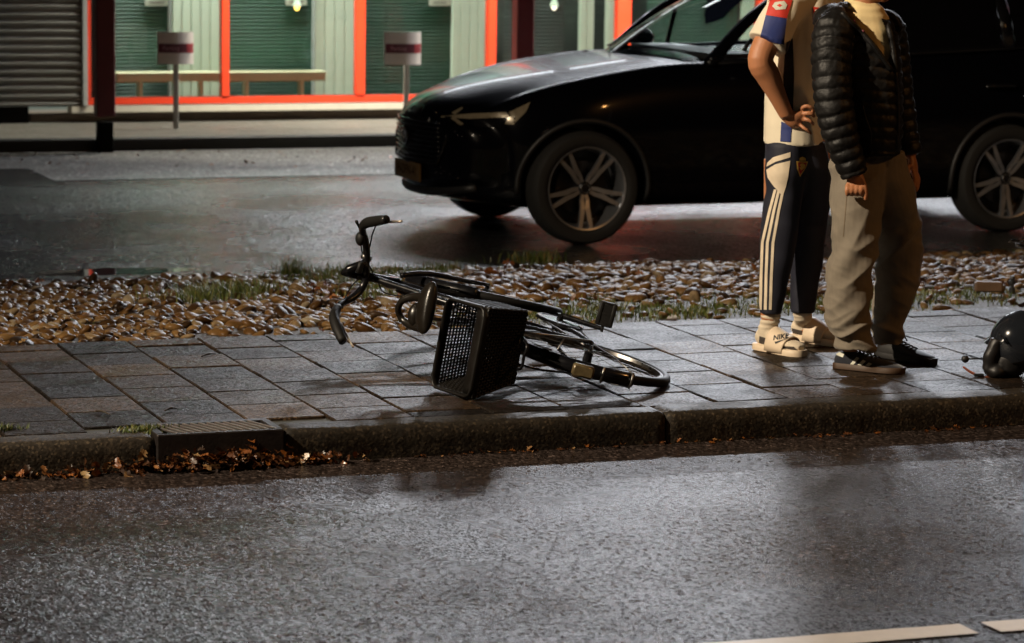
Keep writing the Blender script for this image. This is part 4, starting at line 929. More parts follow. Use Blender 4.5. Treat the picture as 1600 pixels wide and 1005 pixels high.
def pedal(c, par_s, nm='pedal'):
    u1 = nrm(np.cross(BS, nrm(_fw))); u2 = np.cross(BS, u1); m_ = MB(); cc = c+BS*par_s*.062
    for e in (-1, 1): m_.bbox(cc+u1*e*.026, (.02, .026, .10), .006, [u1, u2, BS])
    for e in (-1, 0, 1): m_.bbox(cc+BS*e*.045, (.06, .022, .010), .003, [u1, u2, BS])
    m_.bbox(cc, (.062, .020, .088), .005, [u1, u2, BS]); m_.tube([c-BS*par_s*.012, c+BS*par_s*.11], .006, 8); m_.build(nm, M_brub, bike, smooth=40)
pedal(ce, 1)
# saddle: broad at the back, narrow nose
Sr = bpf(669, 481, .03); Sn = bpf(655, 484, .13)
sf_ = nrm(Sn-Sr); wS = nrm(BS - sf_*(BS@sf_)); uS = np.cross(sf_, wS); uS = uS if uS@BU > 0 else -uS
rg = []
for t, w_, h_ in ((-.04, .080, .018), (-.025, .100, .030), (.0, .106, .034), (.03, .102, .034), (.06, .085, .028), (.075, .06, .018)):
    c_ = Sr+sf_*t
    rg.append([c_+wS*w_*math.copysign(abs(math.cos(a))**.8, math.cos(a))+uS*h_*(math.sin(a) if math.sin(a) > 0 else .8*math.sin(a)) for a in np.linspace(0, 2*math.pi, 24, endpoint=False)])
m_ = MB(); m_.loft(rg); sd_ = m_.build('saddle', M_sad, bike, smooth=True); md = sd_.modifiers.new('s', 'SUBSURF'); md.levels = md.render_levels = 1; bpy.context.view_layer.update(); ev(sd_)
tb('saddle_nose', [bpf(664, 466, .10), bpf(648, 464, .16), bpf(630, 469, .20), bpf(622, 482, .22), bpf(627, 497, .22), bpf(640, 507, .18), bpf(660, 512, .10)], [.022, .017, .014, .013, .014, .017, .022], M_sad, n=4)
m_ = MB(); m_.ell(bpf(651, 492, .15), .03, .05, .035, [sf_, wS, uS]); m_.build('saddle_spring_cover', M_sad, bike, smooth=True)
# handlebar
hb = [bpf(572, 412, .905), bpf(573, 395, .90), bpf(571, 378, .895), bpf(567, 364, .88), bpf(567, 353, .83), bpf(574, 348, .76), bpf(590, 345, .68), bpf(603, 343, .60)]
hl_ = [bpf(572, 412, .905), bpf(572, 432, .905), bpf(566, 450, .90), bpf(553, 464, .88), bpf(540, 471, .86), bpf(528, 480, .80), bpf(522, 494, .74), bpf(527, 514, .66), bpf(536, 534, .60)]
tb('handlebar', hb[::-1]+hl_[1:], .0155, n=6)
tb('grip', [hb[4], hb[5], hb[6], hb[7]], [.017, .0215, .0215, .018], M_brub, n=4, seg=14)
tb('grip', [hl_[5], hl_[6], hl_[7], hl_[8]], [.017, .0215, .0215, .018], M_brub, n=4, seg=14)
tb('brake_lever', [bpf(592, 349, .72), bpf(606, 347, .64), bpf(628, 346, .55)], [.006, .0055, .005], M_skin_l, n=3)
tb('brake_lever', [bpf(532, 505, .72), bpf(538, 517, .66), bpf(552, 543, .56)], [.006, .0055, .004], M_skin_l, n=3)
tb('stem', [B3(.955, .56), B3(.925, .72), bpf(573, 412, .905)], [.016, .016, .02], n=3)
tb('stem_clamp', [bpf(566, 400, .905), bpf(579, 405, .905)], .013, M_steel)
tb('gear_shifter', [bpf(565, 360, .88), bpf(560, 352, .86), bpf(557, 346, .84)], [.008, .006, .007], M_brub, n=3)
m_ = MB(); m_.ell(bpf(563, 373, .89), .020, .026, .030); m_.build('bell', M_brub, bike, smooth=True)
a_ = nrm(bpf(566, 410, .9)-bpf(560, 428, .9)); m_ = MB(); m_.bbox(bpf(562, 418, .90), (.026, .03, .052), .006, [nrm(np.cross(BF, a_)), BF, a_]); m_.build('bar_lamp', M_brub, bike, smooth=40)
tb('cable', [bpf(588, 351, .75), bpf(582, 366, .86), bpf(578, 384, .90), bpf(574, 400, .91)], .003, M_brub, n=5, seg=6)
tb('cable', [bpf(535, 482, .80), bpf(541, 462, .92), bpf(552, 444, .96), bpf(566, 432, .95)], .003, M_brub, n=5, seg=6)
tb('cable', [bpf(572, 405, .93), bpf(590, 440, .95), bpf(602, 458, .90), bpf(640, 464, .72)], .003, M_brub, n=5, seg=6)
tb('cable', [bpf(564, 380, .90), bpf(566, 395, .92), bpf(571, 408, .93)], .003, M_brub, n=5, seg=6)
hp_ = bpf(610, 440, 1.08); m_ = MB(); m_.ell(hp_, .045, .05, .03, [BF, BU, BS]); hdl = m_.build('headlamp', M_bblk, bike, smooth=True)
m_ = MB(); m_.tube([hp_+BS*.006+(BF*math.cos(t)*.044+BU*math.sin(t)*.049) for t in np.linspace(0, 2*math.pi, 28, endpoint=False)], .003, 6, closed=True, cap=False); m_.build('lamp_rim', M_steel, hdl, smooth=True)
# rear lamp on the mudguard and the clamp rings
q = B3(-.328, .17, 0); a1 = nrm(B3(-.37, .05)-B3(-.30, .25)); n1 = nrm(np.cross(a1, BS)); n1 = n1 if n1@BF < 0 else -n1
M_refl = pm('rear_lamp_lens', (.12, .09, .045), .2, .2, var=.5, scale=60)
m_ = MB(); m_.bbox(q+n1*.020, (.085, .03, .05), .008, [a1, n1, BS]); m_.build('rear_lamp', M_refl, bike, smooth=40)
tb('mudguard_clamp', [B3(-.372*math.cos(t_), .372*math.sin(t_), 0)*0+B3(-.352, .095, s_) for t_, s_ in ((0, -.032), (0, 0), (0, .032))], .004, M_steel)
tb('mudguard_clamp', [B3(-.352, -.03, -.032), B3(-.357, -.03, 0), B3(-.352, -.03, .032)], .004, M_steel)
tb('kickstand', [B3(.08, .02, -.07), B3(.20, .08, -.08)], .007, M_steel)
tb('dynamo_bracket', [bpf(887, 519, .10), bpf(871, 547, .02)], .0035, M_steel)
# basket on the carrier, twisted towards the camera
_rt = nrm(np.array([math.cos(YAW-R(1)), -math.sin(YAW-R(1)), 0])); _aw = np.array([-_rt[1], _rt[0], 0])
Bc = gp(738, 622, 0.012); an = R(33); uH = nrm(_rt*math.cos(an)+_aw*math.sin(an)+np.array([0, 0, .03])); Ld = nrm(-_rt*math.sin(an)+_aw*math.cos(an)+np.array([0, 0, .03])); Vv = nrm(np.array([0, 0, 1])+_rt*.17); 
BHt, BL, BW_ = .20, .27, .345
def bk(h, l, v):      # h 0 rim..1 base, l 0 near..1 far, v 0 bottom..1 top ; tapered
    tp = 1-.20*h; return Bc + uH*BHt*h + Ld*BL*(.5+(l-.5)*tp) + Vv*BW_*(.5+(v-.5)*tp+.015*0) 
bs_ = MB()
def lattice(f, nu, nv, ru, rv):   # f(u,v)->pt ; strands both ways woven
    n_ = nrm(np.cross(f(1, 0)-f(0, 0), f(0, 1)-f(0, 0)))
    for i in range(nu+1):
        u = i/nu; bs_.tube([f(u, v)+n_*.0022*math.cos(math.pi*(k+i)) for k, v in enumerate(np.linspace(0, 1, nv+1))], ru, 5, ell=.5, up=n_)
    for j in range(nv+1):
        v = j/nv; bs_.tube([f(u, v)-n_*.0022*math.cos(math.pi*(k+j)) for k, u in enumerate(np.linspace(0, 1, nu+1))], rv, 5, ell=.5, up=n_)
lattice(lambda u, v: bk(u, 0, v), 15, 26, .0064, .0062); lattice(lambda u, v: bk(u, 1, v), 15, 26, .0066, .0060)
lattice(lambda u, v: bk(u, v, 0), 15, 20, .0064, .0062); lattice(lambda u, v: bk(u, v, 1), 15, 20, .0064, .0062)
lattice(lambda u, v: bk(1, u, v), 24, 32, .0050, .0050)
M_bask = pm('basket_plastic', (.006, .005, .004), .42, spec=.3, bump=.2, bscale=100)
bkt = bs_.build('basket', M_bask, bike, smooth=True)
m_ = MB(); rim_ = []
for (l, v) in ((0, 0), (.5, 0), (1, 0), (1, .5), (1, 1), (.5, 1), (0, 1), (0, .5)): rim_.append(bk(-.02, l, v))
cs = []
for i in range(4):
    a, b, c = rim_[(2*i-1) % 8], rim_[(2*i) % 8], rim_[(2*i+1) % 8]
    cs += [b+(a-b)*.22, b+(a-b)*.07+(c-b)*.07, b+(c-b)*.22]
m_.tube(cs, .017, 10, closed=True, cap=False, ell=.45, up=uH); m_.loft([[bk(h, l, v) for v in np.linspace(.03, .97, 12)]+[bk(h+.03, l, v) for v in np.linspace(.97, .03, 12)] for h, l in ((-.03, .0), (-.02, .14), (.0, .27))]); m_.build('basket_rim', M_bask, bkt, smooth=True)
# ------------------------------------------------------------------ people
EX = np.array([math.cos(YAW), -math.sin(YAW), 0]); EY = np.array([math.sin(YAW), math.cos(YAW), 0])
class Frame:
    def __init__(s, O): s.O = np.array(O, float)
    def w(s, p): return s.O+EX*p[0]+EY*p[1]+np.array([0, 0, p[2]])
    def l(s, P): d = np.array(P)-s.O; return np.array([d@EX, d@EY, d[2]])
    def px(s, x, y, v=0.0): return s.l(atp(x, y, s.O+EY*v, EY))
    def ray(s, x, y): c = s.l(CO); d = nrm(s.l(CO+raydir(x, y))-c); return c, d
    def g(s, x, y, z=0.0): return s.l(gp(x, y, z))
def fuse(mb, name, mat, parent, vox=.006, sm=4, smf=.5):
    o = mb.build(name, mat, parent, smooth=True, local=True)
    m1 = o.modifiers.new('r', 'REMESH'); m1.mode = 'VOXEL'; m1.voxel_size = vox; m1.use_smooth_shade = True
    if sm: m2 = o.modifiers.new('s', 'SMOOTH'); m2.iterations = sm; m2.factor = smf
    bpy.context.view_layer.update(); ev(o); o.data.materials.clear(); o.data.materials.append(mat); return o
def displace(o, fn):
    me = o.data; n = len(me.vertices); co = np.empty(n*3, np.float32); me.vertices.foreach_get('co', co); no = np.empty(n*3, np.float32); me.vertex_normals.foreach_get('vector', no)
    co = co.reshape(-1, 3); no = no.reshape(-1, 3); d = np.array([fn(c, q) for c, q in zip(co, no)]); co = co+no*d[:, None]; me.vertices.foreach_set('co', co.ravel().astype(np.float32)); me.update()
def ringz(c, a, b, n=28, p=2.3):
    return [np.array([c[0]+a*math.copysign(abs(math.cos(t))**(2/p), math.cos(t)), c[1]+b*math.copysign(abs(math.sin(t))**(2/p), math.sin(t)), c[2]]) for t in np.linspace(0, 2*math.pi, n, endpoint=False)]
def rows(fr, mb, rws, v, depth, n=4, p=2.3):      # rws: (y, xL, xR)
    P = []; A = []
    for i, (y, xl, xr) in enumerate(rws):
        vv = v[i] if hasattr(v, '__len__') else v; a, b = fr.px(xl, y, vv), fr.px(xr, y, vv); d = depth[i] if hasattr(depth, '__len__') else depth
        P.append((a+b)/2); A.append(np.array([abs(b[0]-a[0])/2, d]))
    Q = []; B_ = []
    m = len(P)
    for i in range(m-1):
        for k in range(n):
            t = k/n; w_ = t*t*(3-2*t); Q.append(P[i]*(1-t)+P[i+1]*t); B_.append(A[i]*(1-w_)+A[i+1]*w_)
    Q.append(P[-1]); B_.append(A[-1])
    mb.loft([ringz(q, b[0], b[1], p=p) for q, b in zip(Q, B_)])
import bmesh
def bvh_of(o): return BVHTree.FromPolygons([v.co for v in o.data.vertices], [tuple(p.vertices) for p in o.data.polygons])
def drape(fr, bv, poly, name, mat, parent, off=.0025, step=2.5, thick=0.0, hole=None):
    bm = bmesh.new(); vs = [bm.verts.new((x, y, 0)) for x, y in poly]; f = bm.faces.new(vs)
    if hole:
        pass
    bmesh.ops.triangulate(bm, faces=bm.faces[:])
    for _ in range(7):
        es = [e for e in bm.edges if e.calc_length() > step]
        if not es: break
        bmesh.ops.subdivide_edges(bm, edges=es, cuts=1); bmesh.ops.triangulate(bm, faces=[f for f in bm.faces if len(f.verts) > 3])
    bad = []
    for v in bm.verts:
        c, d = fr.ray(v.co.x, v.co.y); h = bv.ray_cast(Vector(c), Vector(d))
        if h[0] is None: bad.append(v); continue
        n = h[1] if h[1].dot(Vector(d)) < 0 else -h[1]; v.co = h[0]+n*off
    if bad: bmesh.ops.delete(bm, geom=bad, context='VERTS')
    me = bpy.data.meshes.new(name); bm.to_mesh(me); bm.free(); me.materials.append(mat); me.polygons.foreach_set('use_smooth', [True]*len(me.polygons))
    o = bpy.data.objects.new(name, me); col.objects.link(o); o.parent = parent; return o
def drape_text(fr, bv, s, size, cx, cy, ang, name, mat, parent, off=.004, shear=0, sx=1.0, bold=0.0):
    m_ = MB(); text_mesh(m_, s, size, (0, 0, 0), (1, 0, 0), (0, 1, 0), 0, shear=shear, bold=bold)
    bm = bmesh.new(); V = []
    for v in m_.V: V.append(bm.verts.new(v))
    for f in m_.F:
        try: bm.faces.new([V[i] for i in f])
        except ValueError: pass
    ca, sa = math.cos(ang), math.sin(ang); bad = []
    for v in bm.verts:
        x, y = v.co.x*sx, v.co.y; px_, py_ = cx+x*ca+y*sa, cy+x*sa-y*ca
        c, d = fr.ray(px_, py_); h = bv.ray_cast(Vector(c), Vector(d))
        if h[0] is None: bad.append(v); continue
        n = h[1] if h[1].dot(Vector(d)) < 0 else -h[1]; v.co = h[0]+n*off
    if bad: bmesh.ops.delete(bm, geom=bad, context='VERTS')
    me = bpy.data.meshes.new(name); bm.to_mesh(me); bm.free(); me.materials.append(mat); o = bpy.data.objects.new(name, me); col.objects.link(o); o.parent = parent; return o

M_skin = pm('skin', (.44, .185, .085), .5, var=.12, scale=14, bump=.15, bscale=300, sss=.12)
M_hair = pm('brown_hair', (.05, .03, .018), .6, bump=.6, bscale=120)
M_eye = pm('eye_white', (.6, .58, .55), .2); M_lip = pm('lips', (.4, .13, .1), .45)
M_jersey = pm('jersey_cloth', (.74, .66, .50), .75, var=.06, scale=12, bump=.25, bscale=260, sheen=.2)
M_jred = pm('jersey_red', (.6, .035, .02), .65); M_jblue = pm('jersey_blue', (.02, .035, .16), .65); M_jnavy = pm('navy_cloth', (.010, .011, .022), .7, var=.3, scale=18, bump=.2, bscale=200)
M_trim = pm('cream_trim', (.68, .57, .42), .7); M_gold = pm('gold_thread', (.75, .45, .08), .5); M_crim = pm('crimson_thread', (.5, .03, .02), .6)
M_sock = pm('cream_sock', (.66, .56, .42), .9, var=.1, bump=.6, bscale=150); M_sockd = pm('grey_sock_toe', (.06, .05, .045), .9)
M_slide = pm('cream_rubber', (.72, .58, .42), .5, var=.06); M_inkb = pm('black_print', (.012, .012, .014), .5)
M_jeans = pm('khaki_denim', (.19, .16, .12), .85, var=.22, scale=26, bump=.5, bscale=420, sheen=.1)
M_puff = pm('black_nylon', (.0045, .004, .0038), .55, spec=.35, var=.25, scale=15, bump=.35, bscale=60, bdist=.006)
M_tee = pm('cream_tshirt', (.74, .58, .30), .8, var=.06, scale=10, bump=.25, bscale=200)
M_maro = pm('maroon_lining', (.12, .008, .02), .6)
M_suede = pm('navy_suede', (.008, .010, .018), .9, var=.3, scale=40, bump=.4, bscale=200, sheen=.3); M_gum = pm('gum_sole', (.06, .032, .016), .6); M_shw = pm('white_leather', (.6, .6, .5), .5)
M_blk_s = pm('black_leather', (.01, .009, .009), .5)

def head(mb, c, d, s=1.0):           # skull, jaw, nose, ears into the body union; c centre of the skull, d facing
    d = nrm(d); l = np.cross([0, 0, 1], d); A = [d, l, np.array([0, 0, 1.])]
    mb.ell(c+np.array([0, 0, .02])*s-d*.012*s, .098*s, .076*s, .105*s, A, 24, 16)
    mb.ell(c+d*.022*s+np.array([0, 0, -.055])*s, .070*s, .058*s, .068*s, A, 20, 14)
    mb.ell(c+d*.062*s+np.array([0, 0, -.098])*s, .026*s, .030*s, .022*s, A, 14, 10)
    mb.tube([c+d*.078*s+np.array([0, 0, .018])*s, c+d*.100*s+np.array([0, 0, -.018])*s, c+d*.086*s+np.array([0, 0, -.030])*s], [.009*s, .014*s, .012*s], 10)
    mb.ell(c+d*.082*s+np.array([0, 0, -.058])*s, .012*s, .022*s, .010*s, A, 12, 8)
    for e in (-1, 1):
        mb.ell(c+l*e*.078*s-d*.008*s+np.array([0, 0, -.01])*s, .018*s, .009*s, .032*s, A, 12, 10); mb.ell(c+d*.066*s+l*e*.03*s+np.array([0, 0, .026])*s, .014*s, .024*s, .008*s, A, 10, 8)
def head_parts(parent, c, d, s=1.0):
    d = nrm(d); l = np.cross([0, 0, 1], d); A = [d, l, np.array([0, 0, 1.])]
    for e in (-1, 1):
        m_ = MB(); m_.ell(c+d*.072*s+l*e*.031*s+np.array([0, 0, .006])*s, .012*s, .014*s, .009*s, A, 14, 10); m_.ell(c+d*.081*s+l*e*.031*s+np.array([0, 0, .006])*s, .004*s, .0055*s, .0055*s, A, 10, 8, mi=1); m_.build('eye', [M_eye, M_inkb], parent, smooth=True, local=True)
    m_ = MB(); m_.ell(c+d*.0925*s+np.array([0, 0, -.058])*s, .005*s, .021*s, .007*s, A, 14, 8); m_.build('mouth', M_lip, parent, smooth=True, local=True)
    m_ = MB(); m_.ell(c+np.array([0, 0, .038])*s-d*.028*s, .100*s, .086*s, .102*s, A, 28, 18); m_.ell(c+np.array([0, 0, .095])*s+d*.045*s, .055*s, .065*s, .03*s, A, 20, 12)
    h = fuse(m_, 'hair', M_hair, parent, .008, 2); displace(h, lambda q, n: .006*mnoise.noise(Vector(q)*40))
def finger(mb, pts, r=.0088): mb.tube(pts, [r*1.05, r, r*.95, r*.8][:len(pts)], 10, smooth_n=3); mb.ell(pts[-1], r*.8, r*.8, r*.8, u=10, v=8)
def shoe(parent, H, T, wd=.095, name='shoe', upper=None, solem=None, hgt=1.0, stripes=None):
    H, T = np.array(H, float), np.array(T, float); H[2] = T[2] = 0; d = nrm(T-H); Ln = .292; T = H+d*Ln; l = np.cross([0, 0, 1], d)
    pr_ = [(0, .018, .05), (.02, .028, .062), (.08, .034, .072), (.2, .036, .080), (.33, .038, .078), (.48, .041, .066), (.64, .046, .054), (.8, .046, .046), (.91, .038, .038), (.97, .024, .032), (1, .010, .026)]
    k = wd/.092
    sh = thing(name, None, None, (0, 0, 0)); sh.parent = parent
    m_ = MB(); m_.loft([[H+d*(Ln*(t*1.03-.01))+l*(w_+.004)*k*s_+np.array([0, 0, z_]) for s_, z_ in ((-1, .004), (-1, .024), (-.94, .027), (.94, .027), (1, .024), (1, .004), (.9, .001), (-.9, .001))] for t, w_, h_ in pr_]); m_.build('sole', solem, sh, smooth=45, local=True)
    m_ = MB(); rg = []
    for t, w_, h_ in pr_:
        c_ = H+d*Ln*t; rg.append([c_+l*w_*k*math.cos(a)*(1 if math.sin(a) < 0 else .98)+np.array([0, 0, .024+max(0, math.sin(a))**.85*(h_*hgt-.024)]) for a in np.linspace(R(-15), R(195), 20)])
    m_.loft(rg); up = m_.build('upper', upper, sh, smooth=True, local=True); md = up.modifiers.new('s', 'SUBSURF'); md.levels = md.render_levels = 1; bpy.context.view_layer.update(); ev(up)
    m_ = MB()
    for q in range(5):
        t = .36+.065*q; zt = float(np.interp(t, [a for a, _, _ in pr_], [h for _, _, h in pr_]))*hgt+.003; m_.tube([H+d*Ln*t-l*.022+[0, 0, zt-.006], H+d*Ln*(t+.01)+[0, 0, zt+.003], H+d*Ln*(t+.02)+l*.022+[0, 0, zt-.006]], .0035, 6, smooth_n=2)
    m_.tube([H+d*Ln*.33+l*.004+[0, 0, .088], H+d*Ln*.36+l*.03+[0, 0, .095], H+d*Ln*.40+l*.04+[0, 0, .075]], .003, 6, smooth_n=3)
    m_.tube([H+d*Ln*.33-l*.004+[0, 0, .088], H+d*Ln*.37-l*.03+[0, 0, .097], H+d*Ln*.42-l*.04+[0, 0, .078]], .003, 6, smooth_n=3)
    m_.build('laces', M_inkb, sh, smooth=True, local=True)
    return sh, up

# ---- first person: football jersey, navy track pants, slides, one hand on the hip
F1 = Frame(gp(1240, 550)); P1 = thing('person', 'person with one hand on the hip, cream football jersey and navy striped track pants', 'person', F1.O, -YAW)
q = F1.px
b = MB()
c_h = q(1272, -112, .10); fd = np.array([.85, -.5, 0])
head(b, c_h, fd); b.tube([q(1262, -62, .08), q(1258, -20, .07), q(1256, 20, .06)], [.056, .058, .075], 18)
b.tube([q(1254, -5, .05), q(1252, 60, .05), q(1245, 150, .06), q(1240, 215, .06), q(1242, 260, .06)], [.12, .13, .115, .12, .12], 22, ell=.8, up=(1, 0, 0))
sh_, el_, wr_ = q(1226, 2, -.10), q(1188, 93, -.17), q(1229, 180, -.115)
b.tube([sh_+[.06, .06, .03], sh_, (sh_+el_)/2, el_, el_*.72+wr_*.28, el_*.35+wr_*.65, wr_], [.05, .060, .056, .053, .051, .038, .030], 18, smooth_n=4)
pc = q(1241, 186, -.105)
b.tube([el_*.12+wr_*.88, wr_, pc, q(1252, 183, -.10)], [.024, .029, .036, .032], 16, ell=.6, up=(0, -.25, 1), smooth_n=3)
b.tube([el_*.12+wr_*.88, wr_, pc+[0, 0, -.012], q(1250, 192, -.10)], [.022, .026, .030, .022], 14, ell=.6, up=(0, -.25, 1), smooth_n=3)
for (a, m1, m2, e, r_) in (((1250, 171), (1259, 166), (1267, 168), (1273, 173), .0092), ((1252, 179), (1261, 177), (1268, 178.5), (1272, 182), .0095), ((1252, 187), (1261, 187), (1267, 190), (1271, 194), .0090), ((1249, 194), (1256, 200), (1262, 204), (1267, 209), .0078)):
    finger(b, [q(*a, -.105), q(*m1, -.122), q(*m2, -.122), q(*e, -.112)], r_)
finger(b, [q(1234, 178, -.09), q(1238, 171, -.06), q(1246, 168, -.035), q(1252, 168, -.02)], .0105)
b.tube([q(1285, 0, .22), q(1300, 95, .26), q(1296, 190, .24)], [.06, .05, .032], 16, smooth_n=4); b.tube([q(1296, 190, .24), q(1297, 222, .24)], [.03, .028], 12, ell=.6)
for k in range(4): finger(b, [q(1290+k*4.5, 220, .24), q(1290+k*4.5, 236, .235), q(1290+k*4.4, 248, .23)], .009)
finger(b, [q(1290, 205, .235), q(1284, 218, .22), q(1284, 228, .215)], .010)
for (hp, kn, an_, vv) in (((1225, 250), (1214, 385), (1203, 500), .0), ((1262, 250), (1262, 385), (1254, 492), .22)):
    b.tube([q(*hp, .5*vv+.03), q(*kn, vv), q(*an_, vv)], [.085, .058, .040], 16, smooth_n=5)
for (hh, tt, an_) in (((1186, 546), (1250, 557), (1203, 500)), ((1240, 531), (1300, 540), (1254, 492))): 
    H_, T_ = F1.g(*hh), F1.g(*tt); d_ = nrm(T_-H_); H_ = H_*1; b.tube([H_+d_*.03+[0, 0, .06], H_+d_*.10+[0, 0, .055], H_+d_*.20+[0, 0, .045]], [.032, .035, .03], 12)
body1 = fuse(b, 'body', M_skin, P1, .0048, 3)
head_parts(P1, c_h, fd)
# pants
m_ = MB()
rows(F1, m_, [(218, 1200, 1262), (225, 1195, 1262), (260, 1194, 1262), (300, 1195, 1254), (350, 1190, 1248), (400, 1187, 1240), (450, 1186, 1229), (489, 1187, 1220)], [.03, .03, .03, .02, .0, .0, .0, .0], [.12, .13, .13, .11, .095, .085, .072, .064])
rows(F1, m_, [(218, 1215, 1284), (225, 1215, 1290), (260, 1222, 1298), (300, 1236, 1299), (350, 1237, 1294), (400, 1236, 1287), (450, 1234, 1278), (487, 1235, 1273)], [.06, .07, .08, .14, .2, .21, .22, .22], [.12, .13, .13, .11, .095, .085, .07, .062])
pants1 = fuse(m_, 'track_pants', M_jnavy, P1, .0065, 3)
displace(pants1, lambda c, n: .006*mnoise.noise(Vector((c[0]*6, c[1]*6, c[2]*5)))+.003*mnoise.noise(Vector((c[0]*14, c[1]*14, c[2]*9+4))))
bv1 = bvh_of(pants1); Z = lambda pts, ox, oy, k: [(ox+x/k, oy+y/k) for x, y in pts]
drape(F1, bv1, Z([(152, 425), (165, 370), (240, 300), (460, 232), (460, 300), (270, 360)], 1180, 210, 8.375), 'hip_band', M_trim, P1)
drape(F1, bv1, Z([(150, 465), (270, 392), (457, 345), (430, 560), (400, 690), (365, 800), (322, 770), (285, 720), (250, 685), (170, 570)], 1180, 210, 8.375), 'hip_panel', M_trim, P1)
for xs3 in ((1211.8, 1191.8, 1188.8), (1217.5, 1199.5, 1196.2), (1223.8, 1208, 1203.6)):
    yy = (296, 330, 379, 430, 484); xx = np.interp(yy, (296, 330, 379, 430, 484), (xs3[0], xs3[0]*.55+xs3[1]*.45, xs3[1], xs3[1]*.4+xs3[2]*.6, xs3[2]))
    pts = [(x-2.1, y) for x, y in zip(xx, yy)]+[(x+2.1, y) for x, y in list(zip(xx, yy))[::-1]]; drape(F1, bv1, pts, 'side_stripe', M_trim, P1, step=4)
cr_ = drape(F1, bv1, Z([(535, 350), (690, 355), (655, 440), (580, 555), (543, 450)], 1180, 210, 8.375), 'crest', M_gold, P1, .003, 3)
drape(F1, bv1, Z([(552, 366), (672, 370), (640, 436), (582, 525), (560, 445)], 1180, 210, 8.375), 'crest_shield', M_crim, cr_, .0045, 3)
drape(F1, bv1, Z([(580, 385), (612, 378), (640, 400), (600, 412), (630, 440), (590, 470), (565, 430), (592, 428), (575, 405)], 1180, 210, 8.375), 'crest_lion', M_gold, cr_, .006, 3)
drape(F1, bv1, Z([(570, 345), (575, 310), (595, 325), (610, 292), (630, 325), (655, 312), (655, 345)], 1180, 210, 8.375), 'crest_crown', M_gold, cr_, .003, 3)
# jersey
m_ = MB()
rows(F1, m_, [(-32, 1238, 1282), (-20, 1222, 1300), (10, 1214, 1306), (60, 1207, 1306), (100, 1203, 1300), (150, 1196, 1292), (190, 1193, 1284), (224, 1192, 1284)], [.07, .06, .05, .05, .05, .05, .05, .05], [.10, .13, .15, .15, .145, .14, .14, .145])
s0, s1, s2 = q(1242, -8, -.02), q(1222, 22, -.11), q(1198, 68, -.15)
m_.tube([s0, s0*.4+s1*.6, s1, s1*.4+s2*.6, s2], [.10, .088, .080, .080, .083], 24, smooth_n=3)
m_.tube([q(1278, -8, .15), q(1293, 30, .22), q(1297, 60, .25)], [.10, .085, .078], 20, smooth_n=3)
jer = fuse(m_, 'jersey', M_jersey, P1, .0065, 3)
def jf(c, n):
    z = c[2]; f = .012*mnoise.noise(Vector((c[0]*9, c[1]*9, z*2.2)))+.006*mnoise.noise(Vector((c[0]*18, c[1]*16, z*5+7))); return f*(1.0 if z > .95 else .7)
displace(jer, jf); bvj = bvh_of(jer)
drape(F1, bvj, [(1204, 0), (1238, 0), (1229, 28.7), (1197, 24)], 'sleeve_red_block', M_jred, P1, .003)
drape(F1, bvj, [(1197, 24.3), (1229, 29), (1224, 70), (1187.5, 60)], 'sleeve_blue_block', M_jblue, P1, .003)
lg = drape(F1, bvj, Z([(395, 88), (430, 38), (545, 22), (582, 70), (560, 125), (440, 136)], 1160, 0, 8.375), 'sleeve_logo', M_shw, P1, .005)
drape(F1, bvj, Z([(452, 80), (490, 60), (522, 78), (490, 100)], 1160, 0, 8.375), 'logo_diamond', M_jred, lg, .0065)
drape(F1, bvj, [(1228, 66), (1239, 60), (1241, 120), (1239, 176), (1226, 176), (1224, 120)], 'side_panel', M_jnavy, P1, .003)
drape(F1, bvj, [(1221, 190), (1237, 196), (1235, 222), (1219.5, 221)], 'hem_panel', M_jblue, P1, .003)
jc = drape(F1, bvj, [(1270, 11), (1279, 12), (1279, 24), (1275, 28), (1270, 24)], 'chest_crest', M_jred, P1, .003)
drape(F1, bvj, [(1273, 15), (1277, 15), (1277, 21), (1275, 23), (1273, 20)], 'crest_mark', M_trim, jc, .0045)
